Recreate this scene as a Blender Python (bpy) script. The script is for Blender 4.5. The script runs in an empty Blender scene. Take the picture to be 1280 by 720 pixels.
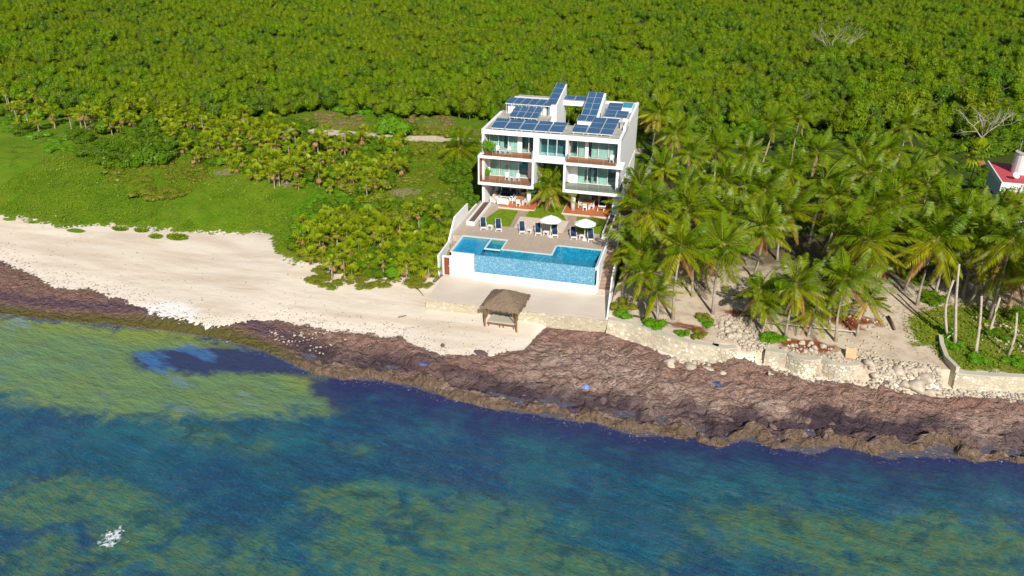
import bpy, math, random
import numpy as np
from mathutils import Vector
R = math.radians
scene = bpy.context.scene
rng = np.random.default_rng(7)
random.seed(7)

# ------------------------------------------------------------------ camera, world, sun, exposure
CAM = np.array([28.18, -99.1, 38.12]); FPX = 1050.0
PIT, YAW, ROL = R(25.98), R(13.65), R(0.66)
Fw = np.array([-math.sin(YAW)*math.cos(PIT), math.cos(YAW)*math.cos(PIT), -math.sin(PIT)])
Rt = np.array([math.cos(YAW), math.sin(YAW), 0.0]); Up = np.cross(Rt, Fw)
Rt2 = Rt*math.cos(ROL) + Up*math.sin(ROL); Up2 = np.cross(Rt2, Fw)
cd = bpy.data.cameras.new('camera'); cam = bpy.data.objects.new('camera', cd)
scene.collection.objects.link(cam); scene.camera = cam
from mathutils import Matrix
M3 = Matrix((Rt2, Up2, -Fw)).transposed()
cam.matrix_world = Matrix.Translation(Vector(CAM)) @ M3.to_4x4()
cd.sensor_width = 36.0; cd.lens = FPX/1280*36.0; cd.clip_start = 1.0; cd.clip_end = 6000.0

SUN_EL, SUN_AZ = R(34.5), R(22)
world = bpy.data.worlds.new("World"); scene.world = world; world.use_nodes = True
wn = world.node_tree; bg = wn.nodes['Background']
sky = wn.nodes.new('ShaderNodeTexSky'); sky.sky_type = 'NISHITA'; sky.sun_disc = False
sky.sun_elevation = SUN_EL; sky.sun_rotation = math.pi - SUN_AZ
wn.links.new(sky.outputs[0], bg.inputs[0]); bg.inputs[1].default_value = 0.06
sl = bpy.data.lights.new('sun', 'SUN'); sl.energy = 5.0; sl.angle = R(0.5); sl.color = (1.0, 0.95, 0.86)
sun = bpy.data.objects.new('sun', sl); scene.collection.objects.link(sun)
sd = Vector((-math.sin(SUN_AZ)*math.cos(SUN_EL), math.cos(SUN_AZ)*math.cos(SUN_EL), -math.sin(SUN_EL)))
sun.rotation_euler = sd.to_track_quat('-Z', 'Y').to_euler(); sun.location = (30, -60, 80)
scene.view_settings.view_transform = 'Standard'; scene.view_settings.look = 'None'
scene.view_settings.exposure = 0.18; scene.view_settings.gamma = 1.0
scene.cycles.max_bounces = 6; scene.cycles.transparent_max_bounces = 10; scene.cycles.caustics_reflective = False

# ------------------------------------------------------------------ measuring helpers (photo pixel -> point on a plane)
def ray(u, v): return Fw + Rt2*(u-640)/FPX - Up2*(v-360)/FPX
def G(u, v, z=0.0):
    d = ray(u, v); return CAM + d*(z-CAM[2])/d[2]
def YP(u, v, y):
    d = ray(u, v); return CAM + d*(y-CAM[1])/d[1]

# ------------------------------------------------------------------ noise in numpy
def vnoise(x, y, seed=0):
    xi = np.floor(x).astype(np.int64); yi = np.floor(y).astype(np.int64)
    xf = x-xi; yf = y-yi
    def h(a, b):
        n = (a*374761393 + b*668265263 + seed*982451653) & 0x7fffffff
        n = ((n ^ (n >> 13))*1274126177) & 0x7fffffff
        return ((n ^ (n >> 16)) & 0xffff)/65535.0
    u = xf*xf*(3-2*xf); w = yf*yf*(3-2*yf)
    return (h(xi, yi)*(1-u)+h(xi+1, yi)*u)*(1-w) + (h(xi, yi+1)*(1-u)+h(xi+1, yi+1)*u)*w
def fbm(x, y, octv=4, seed=0, gain=.5):
    s = 0; a = 1; t = 0
    for i in range(octv):
        s = s + a*vnoise(x*2**i+17.3*i, y*2**i-9.1*i, seed+i); t += a; a *= gain
    return s/t
def sstep(a, b, x):
    t = np.clip((x-a)/(b-a), 0, 1); return t*t*(3-2*t)
def sdpoly(X, Y, poly):
    P = np.array(poly); d = np.full(X.shape, 1e9); ins = np.zeros(X.shape, bool)
    for i in range(len(P)):
        a = P[i-1]; b = P[i]; e = b-a
        t = np.clip(((X-a[0])*e[0]+(Y-a[1])*e[1])/(e@e), 0, 1)
        d = np.minimum(d, np.hypot(X-a[0]-t*e[0], Y-a[1]-t*e[1]))
        c = ((a[1] > Y) != (b[1] > Y)) & (X < (b[0]-a[0])*(Y-a[1])/(b[1]-a[1]+1e-12)+a[0])
        ins ^= c
    return np.where(ins, d, -d)
def polyline(pix, z): return [tuple(G(u, v, z)[:2]) for u, v in pix]

# ------------------------------------------------------------------ shore lines
W_ = np.array([(-400,-20),(-110,-26),(-70,-31),(-45.8,-33.1),(-39.7,-33),(-33.3,-32.2),(-26.7,-31.8),(-21.1,-31.7),(-13.9,-32.9),(-6.8,-35.6),(-3.8,-35.7),(0,-35),(4.3,-35.6),(7.8,-36.3),(11.8,-37),(14.7,-36.7),(17.7,-36.9),(20.9,-36.8),(22.8,-37.2),(24.9,-37.8),(27,-37),(29.7,-36.6),(31.8,-37.6),(33.4,-36),(35.2,-35.9),(37.4,-36.3),(39.4,-36.5),(41.5,-34.8),(43.2,-34.9),(45.6,-35.5),(47.5,-34.6),(49.6,-34.3),(56.8,-32.6),(80,-29),(140,-20),(400,-10)])
S_ = np.array([(-400,-12),(-100,-16),(-70,-20),(-55.1,-22.7),(-49.7,-24.9),(-43.9,-27.2),(-39.5,-26.9),(-33.6,-28.2),(-30.2,-29.3),(-26.5,-31.0),(-23.4,-30.7),(-20.4,-31.0),(-18.4,-29.6),(-15,-28.1),(-9.6,-28.8),(-5.1,-28.7),(-.9,-28.3),(2.5,-30.2),(4.3,-30.8),(8.1,-29.7),(10.6,-28.4),(12.3,-27.2),(12.7,-24.5),(13.4,-22.3),(19.5,-21.6),(22.4,-23),(25.9,-25),(28.4,-26.5),(30.6,-25.7),(35.2,-25.4),(37.8,-26),(39.5,-27),(43.3,-26.6),(45.3,-26.8),(48.8,-26.8),(53.1,-26),(58.7,-25),(80,-22),(140,-14),(400,-4)])
V_ = np.array([(-400,-4),(-100,-9),(-64.2,-12.4),(-53.5,-13.9),(-46.2,-11.6),(-37.4,-11.5),(-26.6,-9),(-24.6,-10.5),(-22.8,-13.6),(-18.3,-16.7),(-13.5,-14.9),(-7.6,-15.7),(-3.7,-15.5),(-1.4,-13.5),(0,-13),(400,-13)])
WALL = np.array([(19.7,-21.7),(22.5,-22.4),(25.7,-24.0),(30,-24.7),(35.3,-24.6),(40.1,-25.3),(45.4,-26),(52.3,-24.2),(58.5,-23.4),(80,-19.5),(140,-12),(400,-2)])
def yW(x): return np.interp(x, W_[:,0], W_[:,1])
def yS(x): return np.interp(x, S_[:,0], S_[:,1])
def yV(x): return np.interp(x, V_[:,0], V_[:,1])
def yWall(x): return np.interp(x, WALL[:,0], WALL[:,1])+.75
def hz(x, y):
    x = np.asarray(x, float); y = np.asarray(y, float)
    w, s, v, q = yW(x), yS(x), yV(x), yWall(x)
    zsea = np.maximum(-5.6-.25*(w-y), -9.0)
    left = np.where(y < s, -5.5+.9*np.clip((y-w)/np.maximum(s-w, .5), 0, 1),
           np.where(y < v, -4.6+1.2*(y-s)/np.maximum(v-s, .5),
           np.where(y < 2, -3.4+2.6*(y-v)/np.maximum(2-v, .5), -.8+.5*np.clip((y-2)/22, 0, 1))))
    gap = sstep(45.0, 46.2, x)*(1-sstep(51.2, 51.9, x))+.8*sstep(31.3, 32, x)*(1-sstep(34.3, 35.2, x))
    wd_ = .12+3.2*gap; t_ = sstep(0, 1, (y-q+wd_*.75)/wd_)
    low = -5.4+1.0*np.clip((y-w)/np.maximum(q-w, .5), 0, 1); high = -3.05+2.3*np.clip((y-q)/34, 0, 1)+.45*np.clip((y-10)/22, 0, 1)
    right = low*(1-t_)+high*t_
    lot = np.where(y < -15.5, left.clip(max=-3.7), np.where(y < 0, -3.4, -1.0))
    z = np.where(x > 19.55, right, left)
    inlot = (x > -.5) & (x < 19.4) & (y > -22.2) & (y < 20.5)
    z = np.where(inlot, np.minimum(z, lot), z)
    return np.where(y < w, zsea, z)
def hz1(x, y): return float(hz(np.array([x]), np.array([y]))[0])
def ground_pt(u, v):
    z = -1.5
    for _ in range(6):
        p = G(u, v, z); z = hz1(p[0], p[1])
    return np.array([p[0], p[1], z])

# ------------------------------------------------------------------ material helpers
class NT:
    def __init__(s, name):
        s.m = bpy.data.materials.new(name); s.m.use_nodes = True; s.t = s.m.node_tree
        s.b = s.t.nodes['Principled BSDF']; s.out = s.t.nodes['Material Output']
        s._pos = None
    def n(s, typ): return s.t.nodes.new(typ)
    def l(s, a, b): s.t.links.new(a, b)
    def put(s, sock, v):
        if isinstance(v, (int, float)): sock.default_value = v
        elif isinstance(v, (tuple, list)):
            sock.default_value = tuple(v) if len(v) == len(sock.default_value) else (*v, 1.0)
        else: s.l(v, sock)
    def pos(s):
        if s._pos is None: s._pos = s.n('ShaderNodeNewGeometry').outputs['Position']
        return s._pos
    def obj(s): return s.n('ShaderNodeTexCoord').outputs['Object']
    def mp(s, vec, scale=(1,1,1), rot=(0,0,0)):
        k = s.n('ShaderNodeMapping'); s.l(vec, k.inputs[0]); k.inputs['Scale'].default_value = scale; k.inputs['Rotation'].default_value = rot
        return k.outputs[0]
    def noise(s, scale, detail=4, vec=None, dist=0, rough=.55):
        k = s.n('ShaderNodeTexNoise'); k.inputs['Scale'].default_value = scale; k.inputs['Detail'].default_value = detail
        k.inputs['Distortion'].default_value = dist; k.inputs['Roughness'].default_value = rough
        s.l(vec if vec is not None else s.pos(), k.inputs['Vector']); return k.outputs[0]
    def voro(s, scale, feat='F1', vec=None, out='Distance'):
        k = s.n('ShaderNodeTexVoronoi'); k.feature = feat; k.inputs['Scale'].default_value = scale
        s.l(vec if vec is not None else s.pos(), k.inputs['Vector']); return k.outputs[out]
    def attr(s, name):
        k = s.n('ShaderNodeAttribute'); k.attribute_name = name; return k.outputs['Fac']
    def math(s, op, a, b=0.0, clamp=False):
        k = s.n('ShaderNodeMath'); k.operation = op; k.use_clamp = clamp; s.put(k.inputs[0], a); s.put(k.inputs[1], b); return k.outputs[0]
    def ss(s, x, a, b, lo=0.0, hi=1.0):
        k = s.n('ShaderNodeMapRange'); k.interpolation_type = 'SMOOTHSTEP'; s.put(k.inputs[0], x)
        k.inputs[1].default_value = a; k.inputs[2].default_value = b; k.inputs[3].default_value = lo; k.inputs[4].default_value = hi
        return k.outputs[0]
    def mix(s, f, a, b):
        k = s.n('ShaderNodeMix'); k.data_type = 'RGBA'; s.put(k.inputs[0], f); s.put(k.inputs[6], a); s.put(k.inputs[7], b); return k.outputs[2]
    def bump(s, h, strength=.3, dist=.1):
        k = s.n('ShaderNodeBump'); k.inputs['Strength'].default_value = strength; k.inputs['Distance'].default_value = dist
        s.l(h, k.inputs['Height']); s.l(k.outputs[0], s.b.inputs['Normal']); return k
    def col(s, c): s.put(s.b.inputs['Base Color'], c)
    def rough(s, r): s.put(s.b.inputs['Roughness'], r)
    def spec(s, r): s.b.inputs['Specular IOR Level'].default_value = r

def simple(name, c1, c2=None, scale=2.0, rough=.8, bump=0.0, spec=.3, stretch=None, local=True, lo=.35, hi=.65):
    m = NT(name); v = m.obj() if local else m.pos()
    if stretch: v = m.mp(v, stretch)
    c2 = c2 or tuple(x*.8 for x in c1)
    n = m.noise(scale, 5, v)
    m.col(m.mix(m.ss(n, lo, hi), c1, c2)); m.rough(rough); m.spec(spec)
    if bump: m.bump(m.noise(scale*4, 4, v), bump, .05)
    return m.m

def leafmat(name, ca, cb, cc, trans=.25, patch=True):
    """three leaf colours mixed by the mesh's own tint, a per-plant random and a slow world noise (species / soil)"""
    m = NT(name); t = m.attr('tint'); oi = m.n('ShaderNodeObjectInfo').outputs['Random']
    c = m.mix(t, ca, cb)
    f = m.math('MULTIPLY', oi, .75)
    if patch:
        f = m.math('ADD', f, m.ss(m.noise(.03, 3), .4, .65, 0, .45), True)
    c = m.mix(f, c, cc)
    df = m.n('ShaderNodeBsdfDiffuse'); tr = m.n('ShaderNodeBsdfTranslucent'); mx = m.n('ShaderNodeMixShader')
    gl = m.n('ShaderNodeBsdfGlossy'); gl.inputs['Roughness'].default_value = .4; gl.inputs['Color'].default_value = (1, 1, .85, 1); m2 = m.n('ShaderNodeMixShader'); m2.inputs[0].default_value = .014
    m.l(c, df.inputs[0]); m.l(c, tr.inputs[0]); mx.inputs[0].default_value = trans
    m.l(df.outputs[0], mx.inputs[1]); m.l(tr.outputs[0], mx.inputs[2])
    m.l(mx.outputs[0], m2.inputs[1]); m.l(gl.outputs[0], m2.inputs[2]); m.l(m2.outputs[0], m.out.inputs[0])
    return m.m

MT = {}
def wallmat(name, c, stain=.12):
    m = NT(name); n = m.noise(.6, 5); n2 = m.noise(1.2, 4, m.mp(m.pos(), (2.5, 2.5, .25)))
    k = m.math('ADD', m.ss(n, .45, .75, 0, stain), m.ss(n2, .55, .8, 0, stain), True)
    m.col(m.mix(k, c, tuple(x*f for x, f in zip(c, (.62, .6, .56))))); m.rough(.75); m.spec(.25); return m.m
MT['white'] = wallmat('white_render', (.86, .86, .86), .06)
MT['whiteclean'] = simple('white_paint', (.82, .82, .82), (.78, .78, .77), 3, .5)
MT['blue_and_shade'] = wallmat('pale_blue_and_shade_render', (.5, .66, .75), .08)  # pier's own blue; on the red roofed house blue sky shade put into colour
MT['roofgrey'] = simple('roof_screed', (.5, .47, .41), (.36, .34, .3), .9, .9, local=False)
MT['column'] = simple('column_white', (.8, .8, .8), (.76, .76, .75), 2)
def wood(name, a, b, along='x', width=.14):
    m = NT(name); v = m.pos()
    br = m.n('ShaderNodeTexWave'); br.wave_type = 'BANDS'; br.bands_direction = 'X' if along == 'y' else ('Y' if along == 'x' else 'Z')
    br.inputs['Scale'].default_value = .314/width; br.inputs['Distortion'].default_value = 0; m.l(v, br.inputs[0])
    g = m.noise(3, 4, m.mp(v, (.5, 6, 6) if along == 'x' else (6, .5, 6)))
    c = m.mix(m.ss(g, .3, .7), a, b); gap = m.ss(br.outputs['Fac'], .0, .12)
    m.col(m.mix(gap, tuple(x*.35 for x in a), c)); m.rough(.5); m.spec(.3); return m.m
MT['deckwood'] = wood('deck_wood', (.5, .15, .055), (.6, .2, .085), 'x')
MT['panelwood'] = wood('panel_wood', (.34, .095, .035), (.44, .14, .06), 'z', .2)
MT['doorwood'] = simple('door_wood', (.26, .07, .035), (.2, .05, .025), 3, .5, stretch=(6, 6, .6))
MT['darkframe'] = simple('dark_metal', (.06, .06, .065), None, 3, .4)
MT['steel'] = simple('brushed_steel', (.5, .5, .52), None, 3, .35)
def solar():
    m = NT('solar_cells'); uv = m.n('ShaderNodeUVMap').outputs[0]
    sp = m.n('ShaderNodeSeparateXYZ'); m.l(uv, sp.inputs[0])
    def grid(o, f, w):
        a = m.math('FRACT', m.math('MULTIPLY', o, f)); a = m.math('ABSOLUTE', m.math('SUBTRACT', a, .5)); return m.ss(a, .5-w, .5-w*.6)
    g = m.math('MAXIMUM', grid(sp.outputs[0], 1, .025), grid(sp.outputs[1], 1, .02))
    f = m.math('MAXIMUM', grid(sp.outputs[0], 6, .05), grid(sp.outputs[1], 5, .07))
    n = m.noise(1.2, 2)
    c = m.mix(n, (.022, .07, .16), (.04, .115, .23)); c = m.mix(m.math('MULTIPLY', f, .45), c, (.22, .36, .5))
    m.col(m.mix(g, c, (.62, .66, .7))); m.rough(.28); m.spec(.5); return m.m
MT['solar'] = solar()
def glass(name, tint, refl=.12, dark=None):
    m = NT(name); tr = m.n('ShaderNodeBsdfTransparent'); tr.inputs[0].default_value = (*tint, 1)
    gl = m.n('ShaderNodeBsdfGlossy'); gl.inputs['Roughness'].default_value = .03; gl.inputs[0].default_value = (.85, .95, 1, 1)
    lw = m.n('ShaderNodeLayerWeight'); lw.inputs[0].default_value = .25
    mx = m.n('ShaderNodeMixShader'); m.l(m.math('ADD', m.math('MULTIPLY', lw.outputs['Fresnel'], .6), refl, True), mx.inputs[0])
    m.l(tr.outputs[0], mx.inputs[1]); m.l(gl.outputs[0], mx.inputs[2]); m.l(mx.outputs[0], m.out.inputs[0]); return m.m
MT['glass'] = glass('teal_glass', (.84, .96, .94), .06)
MT['clearglass'] = glass('railing_glass', (.86, .93, .93), .03)
MT['curtain'] = simple('curtain', (.8, .84, .8), (.6, .66, .62), 4, .9, stretch=(8, 8, .1))
MT['room'] = simple('room_inside', (.09, .2, .21), (.05, .11, .12), 1.2, .9, local=False)
MT['stone_deck'] = None
def stonedeck(name, a, b, sz, grout=.02):
    m = NT(name); v = m.pos(); bt = m.n('ShaderNodeTexBrick'); bt.inputs['Scale'].default_value = 1.0
    bt.inputs['Brick Width'].default_value = sz; bt.inputs['Row Height'].default_value = sz; bt.offset = 0
    bt.inputs['Mortar Size'].default_value = grout; m.l(v, bt.inputs[0])
    m.put(bt.inputs['Color1'], a); m.put(bt.inputs['Color2'], tuple(x*.9 for x in a)); m.put(bt.inputs['Mortar'], tuple(x*.72 for x in a))
    n = m.noise(.7, 5); n2 = m.noise(6, 4)
    c = m.mix(m.ss(n, .35, .7), bt.outputs[0], b); m.col(m.mix(m.ss(n2, .5, .8, 0, .35), c, tuple(x*.7 for x in b))); m.rough(.8); return m.m
MT['stone_deck'] = stonedeck('beige_stone_paving', (.49, .39, .31), (.42, .34, .275), .6)
MT['pale_paving'] = stonedeck('pale_paving', (.68, .57, .45), (.62, .52, .42), .8)
MT['terrace'] = None
def concrete(name, a, b, dk):
    m = NT(name); n = m.noise(.35, 5); n2 = m.noise(3, 5); n3 = m.noise(.25, 3, m.mp(m.pos(), (.6, 2.5, 1)))
    c = m.mix(m.ss(n, .35, .7), a, b); c = m.mix(m.ss(n2, .55, .8, 0, .4), c, dk); m.col(m.mix(m.ss(n3, .55, .75, 0, .4), c, dk)); m.rough(.9); m.spec(.15)
    m.bump(n2, .15, .03); return m.m
MT['terrace'] = concrete('terrace_concrete', (.62, .53, .44), (.68, .59, .5), (.52, .43, .35))
MT['cap'] = concrete('wall_cap', (.55, .51, .41), (.48, .45, .36), (.38, .35, .27))
def stonewall(name, scale=1.9, face=(.62, .54, .4), mort=(.5, .44, .33), amount=1.0):
    m = NT(name); v = m.mp(m.pos(), (1, 1, 1.35)); e = m.voro(scale, 'DISTANCE_TO_EDGE', v); cc = m.voro(scale, 'F1', v, 'Color')
    sp = m.n('ShaderNodeSeparateColor'); m.l(cc, sp.inputs[0])
    c = m.mix(sp.outputs[0], face, tuple(x*.62 for x in face)); c = m.mix(m.ss(sp.outputs[1], .7, .9, 0, .7), c, (.74, .7, .6))
    n = m.noise(1.1, 4); f = m.math('MULTIPLY', m.ss(e, .03, .1), m.ss(n, .3, .6, .35, amount))
    c = m.mix(f, mort, c); c = m.mix(m.ss(m.noise(.5, 4), .5, .75, 0, .35), c, (.3, .25, .17)); m.col(c); m.rough(.9); m.spec(.15)
    m.bump(m.ss(e, 0, .12), .5, .08); return m.m
MT['seawall'] = stonewall('sea_wall_stone', 2.7)
MT['seawall_b'] = stonewall('sea_wall_round_stone', 2.3, (.74, .68, .54), (.36, .3, .21))
MT['terrstone'] = stonewall('terrace_wall_stone', 3.2, (.6, .52, .36), (.5, .44, .33), .8)
def tile(name, a, b, sc=7.0, c3=(.5, .72, .82)):
    m = NT(name); bt = m.voro(sc, 'F1', m.mp(m.pos(), (1, 1, 1)), 'Color'); sp = m.n('ShaderNodeSeparateColor'); m.l(bt, sp.inputs[0])
    c = m.mix(sp.outputs[0], a, b); c = m.mix(m.ss(sp.outputs[1], .7, .85), c, c3); m.col(c); m.rough(.25); m.spec(.5); return m.m
MT['tileface'] = tile('blue_mosaic_wall', (.085, .26, .4), (.13, .33, .48), 9, (.24, .44, .56))
MT['tilefloor'] = tile('blue_mosaic_pool', (.06, .34, .5), (.1, .42, .58), 6, (.2, .52, .66))
MT['tileshallow'] = tile('blue_mosaic_ledge', (.07, .35, .6), (.12, .45, .68), 6, (.2, .55, .75))
MT['tiledeep'] = tile('turquoise_mosaic_pool', (.012, .24, .36), (.03, .32, .44), 6, (.1, .42, .54))
MT['coping'] = simple('coping_pale_blue', (.55, .7, .76), (.62, .74, .78), 3, .5)
def poolwater():
    m = NT('pool_water'); tr = m.n('ShaderNodeBsdfTransparent'); tr.inputs[0].default_value = (.42, .84, .92, 1)
    gl = m.n('ShaderNodeBsdfGlossy'); gl.inputs['Roughness'].default_value = .05
    bp = m.n('ShaderNodeBump'); bp.inputs['Strength'].default_value = .25; bp.inputs['Distance'].default_value = .06; m.l(m.noise(2.2, 3), bp.inputs['Height']); m.l(bp.outputs[0], gl.inputs['Normal'])
    mx = m.n('ShaderNodeMixShader'); mx.inputs[0].default_value = .07; m.l(tr.outputs[0], mx.inputs[1]); m.l(gl.outputs[0], mx.inputs[2]); m.l(mx.outputs[0], m.out.inputs[0]); return m.m
MT['poolwater'] = poolwater()
MT['lawn'] = simple('lawn_turf', (.17, .26, .012), (.12, .2, .01), 1.6, .9, .4, .1, local=False)
MT['navy'] = simple('navy_cushion', (.012, .03, .07), (.02, .045, .1), 5, .8)
MT['canopy'] = simple('umbrella_cloth', (.84, .84, .86), (.78, .79, .82), 2, .8)
MT['teak'] = simple('teak', (.42, .2, .09), (.5, .26, .12), 4, .5, stretch=(1, 8, 1))
MT['beigecush'] = simple('beige_cushion', (.62, .5, .4), (.55, .43, .34), 4, .9)
MT['soil'] = simple('planter_soil', (.1, .06, .04), (.16, .1, .07), 5, 1)
MT['terracotta'] = simple('red_planter', (.33, .09, .04), (.26, .07, .03), 3, .7)
MT['thatch'] = None
def thatch():
    m = NT('thatch_straw'); v = m.obj(); n = m.noise(9, 5, m.mp(v, (1, 1, 6))); n2 = m.noise(1.5, 4, v); w = m.noise(22, 3, v)
    c = m.mix(m.ss(n, .3, .7), (.17, .12, .08), (.29, .215, .15)); c = m.mix(m.ss(n2, .45, .7, 0, .6), c, (.22, .17, .13)); m.col(c); m.rough(.95); m.spec(.1); m.bump(w, .8, .08); return m.m
MT['thatch'] = thatch()
MT['post'] = simple('rough_log', (.24, .12, .06), (.16, .08, .04), 5, .9, stretch=(3, 3, .5))
MT['trunk'] = simple('palm_trunk', (.42, .36, .29), (.28, .23, .18), 3, .9, .5, stretch=(1, 1, 5))
MT['deadtrunk'] = simple('bare_trunk', (.52, .46, .37), (.38, .32, .25), 3, .9, .3, stretch=(1, 1, 4))
MT['bark'] = simple('bark', (.18, .14, .1), (.1, .08, .06), 3, .9)
MT['palebranch'] = simple('dead_branch', (.5, .44, .36), (.38, .33, .27), 3, .9)
MT['rock'] = simple('pale_limestone', (.56, .48, .38), (.4, .34, .27), 1.6, .9, .5, .15)
MT['darkrock'] = simple('brown_boulder', (.2, .14, .12), (.11, .075, .08), 2, .9, .6, .15)
MT['redroof'] = simple('red_roof', (.56, .09, .1), (.48, .07, .08), 2, .7)
MT['orangetile'] = simple('orange_tiles', (.4, .14, .05), (.3, .1, .04), 3, .8, stretch=(6, 1, 1))
MT['shutter'] = simple('maroon_shutter', (.1, .015, .02), None, 2, .5)
MT['driftwood'] = simple('driftwood', (.62, .56, .5), (.45, .4, .36), 3, .9, stretch=(1, 5, 5))
MT['log'] = simple('weathered_log', (.13, .08, .06), (.2, .13, .1), 3, .9, stretch=(1, 5, 5))
MT['bluetarp'] = simple('blue_cloth', (.25, .36, .62), (.12, .16, .4), 6, .7)
MT['pond'] = simple('tide_pool_water', (.05, .06, .16), (.12, .16, .34), 2, .1, spec=.5)
MT['foam'] = simple('sea_foam', (.8, .86, .88), (.6, .75, .8), 4, .7)
MT['plastic'] = simple('faded_plastic', (.1, .35, .5), (.6, .6, .62), 5, .5)
MT['leaf_forest'] = leafmat('forest_leaves', (.105, .225, .003), (.18, .32, .004), (.17, .235, .004), .3)
MT['leaf_forest_b'] = leafmat('forest_leaves_yellow', (.13, .235, .003), (.21, .31, .005), (.18, .24, .005), .3)
MT['leaf_dark'] = leafmat('dark_leaves', (.065, .15, .006), (.11, .21, .008), (.1, .17, .007), .2)
MT['leaf_bright'] = leafmat('bright_leaves', (.085, .24, .01), (.15, .34, .012), (.12, .26, .01), .2)
MT['leaf_olive'] = leafmat('olive_leaves', (.13, .2, .012), (.22, .26, .02), (.19, .2, .02), .2)
MT['leaf_coco'] = leafmat('coconut_leaves', (.085, .19, .002), (.43, .4, .004), (.15, .235, .003), .32, False)
MT['leaf_thatch'] = leafmat('fan_palm_leaves', (.15, .25, .006), (.38, .43, .014), (.25, .31, .008), .28, False)
MT['leaf_dead'] = leafmat('dead_fronds', (.3, .16, .06), (.45, .24, .07), (.2, .12, .06), .2, False)
MT['rachis'] = simple('frond_rib', (.34, .33, .04), (.28, .3, .03), 2, .6)
MT['drygrass'] = leafmat('dry_brush', (.3, .24, .09), (.24, .18, .08), (.22, .2, .06), .2)
MT['cover'] = leafmat('ground_cover_leaves', (.105, .215, .006), (.17, .275, .01), (.19, .235, .012), .15)

# ------------------------------------------------------------------ mesh helpers
LINK = scene.collection.objects.link
class MB:
    def __init__(s): s.v = []; s.f = []; s.m = []; s.uv = {}
    def add(s, vs, fs, m=0):
        o = len(s.v); s.v += [tuple(map(float, p)) for p in vs]; s.f += [tuple(i+o for i in f) for f in fs]; s.m += [m]*len(fs); return s
    def box(s, x0, y0, z0, x1, y1, z1, m=0):
        return s.add([(x0,y0,z0),(x1,y0,z0),(x1,y1,z0),(x0,y1,z0),(x0,y0,z1),(x1,y0,z1),(x1,y1,z1),(x0,y1,z1)],
                     [(0,3,2,1),(4,5,6,7),(0,1,5,4),(1,2,6,5),(2,3,7,6),(3,0,4,7)], m)
    def prism(s, pts, z0, z1, m=0):
        n = len(pts); a = sum(pts[i-1][0]*pts[i][1]-pts[i][0]*pts[i-1][1] for i in range(n))
        if a < 0: pts = pts[::-1]
        z0 = [z0]*n if np.isscalar(z0) else z0; z1 = [z1]*n if np.isscalar(z1) else z1
        vs = [(p[0],p[1],z) for p, z in zip(pts, z0)]+[(p[0],p[1],z) for p, z in zip(pts, z1)]
        return s.add(vs, [tuple(range(n))[::-1], tuple(range(n, 2*n))]+[(i, (i+1) % n, n+(i+1) % n, n+i) for i in range(n)], m)
    def tube(s, pts, rad, n=6, m=0, cap=True):
        pts = [Vector(p) for p in pts]; vs = []; k = len(pts)
        if np.isscalar(rad): rad = [rad]*k
        for i, p in enumerate(pts):
            t = (pts[min(i+1, k-1)]-pts[max(i-1, 0)]).normalized()
            a = t.cross(Vector((0, 0, 1)))
            if a.length < .1: a = t.cross(Vector((1, 0, 0)))
            a.normalize(); b = t.cross(a)
            vs += [p+(a*math.cos(2*math.pi*j/n)+b*math.sin(2*math.pi*j/n))*rad[i] for j in range(n)]
        fs = [(i*n+j, (i+1)*n+j, (i+1)*n+(j+1) % n, i*n+(j+1) % n) for i in range(k-1) for j in range(n)]
        if cap: fs += [tuple(range(n)), tuple(range((k-1)*n, k*n))[::-1]]
        return s.add(vs, fs, m)
    def build(s, name, mats, parent=None, smooth=False):
        me = bpy.data.meshes.new(name)
        o = np.zeros(3)
        p = parent
        while p is not None: o = o+np.array(p.location); p = p.parent
        me.from_pydata([tuple(np.array(v)-o) for v in s.v], [], s.f)
        if not isinstance(mats, (list, tuple)): mats = [mats]
        for k in mats: me.materials.append(k)
        me.polygons.foreach_set('material_index', s.m)
        if smooth: me.polygons.foreach_set('use_smooth', [True]*len(s.f))
        me.update(); ob = bpy.data.objects.new(name, me); LINK(ob); ob.parent = parent; return ob
def np_mesh(name, V, F, mats, midx=None, attrs=None, smooth=False):
    """V (n,3), F (m,3|4) int"""
    me = bpy.data.meshes.new(name); V = np.asarray(V, np.float32); F = np.asarray(F, np.int32); k = F.shape[1]
    me.vertices.add(len(V)); me.vertices.foreach_set('co', V.ravel())
    me.loops.add(F.size); me.loops.foreach_set('vertex_index', F.ravel())
    me.polygons.add(len(F)); me.polygons.foreach_set('loop_start', np.arange(0, F.size, k, dtype=np.int32))
    if midx is not None: me.polygons.foreach_set('material_index', np.asarray(midx, np.int32))
    if smooth: me.polygons.foreach_set('use_smooth', np.ones(len(F), bool))
    for mm in (mats if isinstance(mats, (list, tuple)) else [mats]): me.materials.append(mm)
    for a, val in (attrs or {}).items():
        at = me.attributes.new(a, 'FLOAT', 'POINT'); at.data.foreach_set('value', np.asarray(val, np.float32))
    me.update(calc_edges=True); me.validate(); return me
def obj(name, me, parent=None, loc=(0, 0, 0)):
    o = bpy.data.objects.new(name, me); LINK(o); o.parent = parent; o.location = loc; return o
def tag(o, label=None, cat=None, group=None, kind=None):
    if label: o['label'] = label
    if cat: o['category'] = cat
    if group: o['group'] = group
    if kind: o['kind'] = kind
    return o
def empty(name, loc, label=None, cat=None, group=None):
    o = bpy.data.objects.new(name, None); LINK(o); o.location = tuple(map(float, loc)); o.empty_display_size = .2
    return tag(o, label, cat, group)
def copy_tree(o, parent=None):
    c = o.copy(); LINK(c); c.parent = parent
    for ch in list(o.children): copy_tree(ch, c)
    return c
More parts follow.
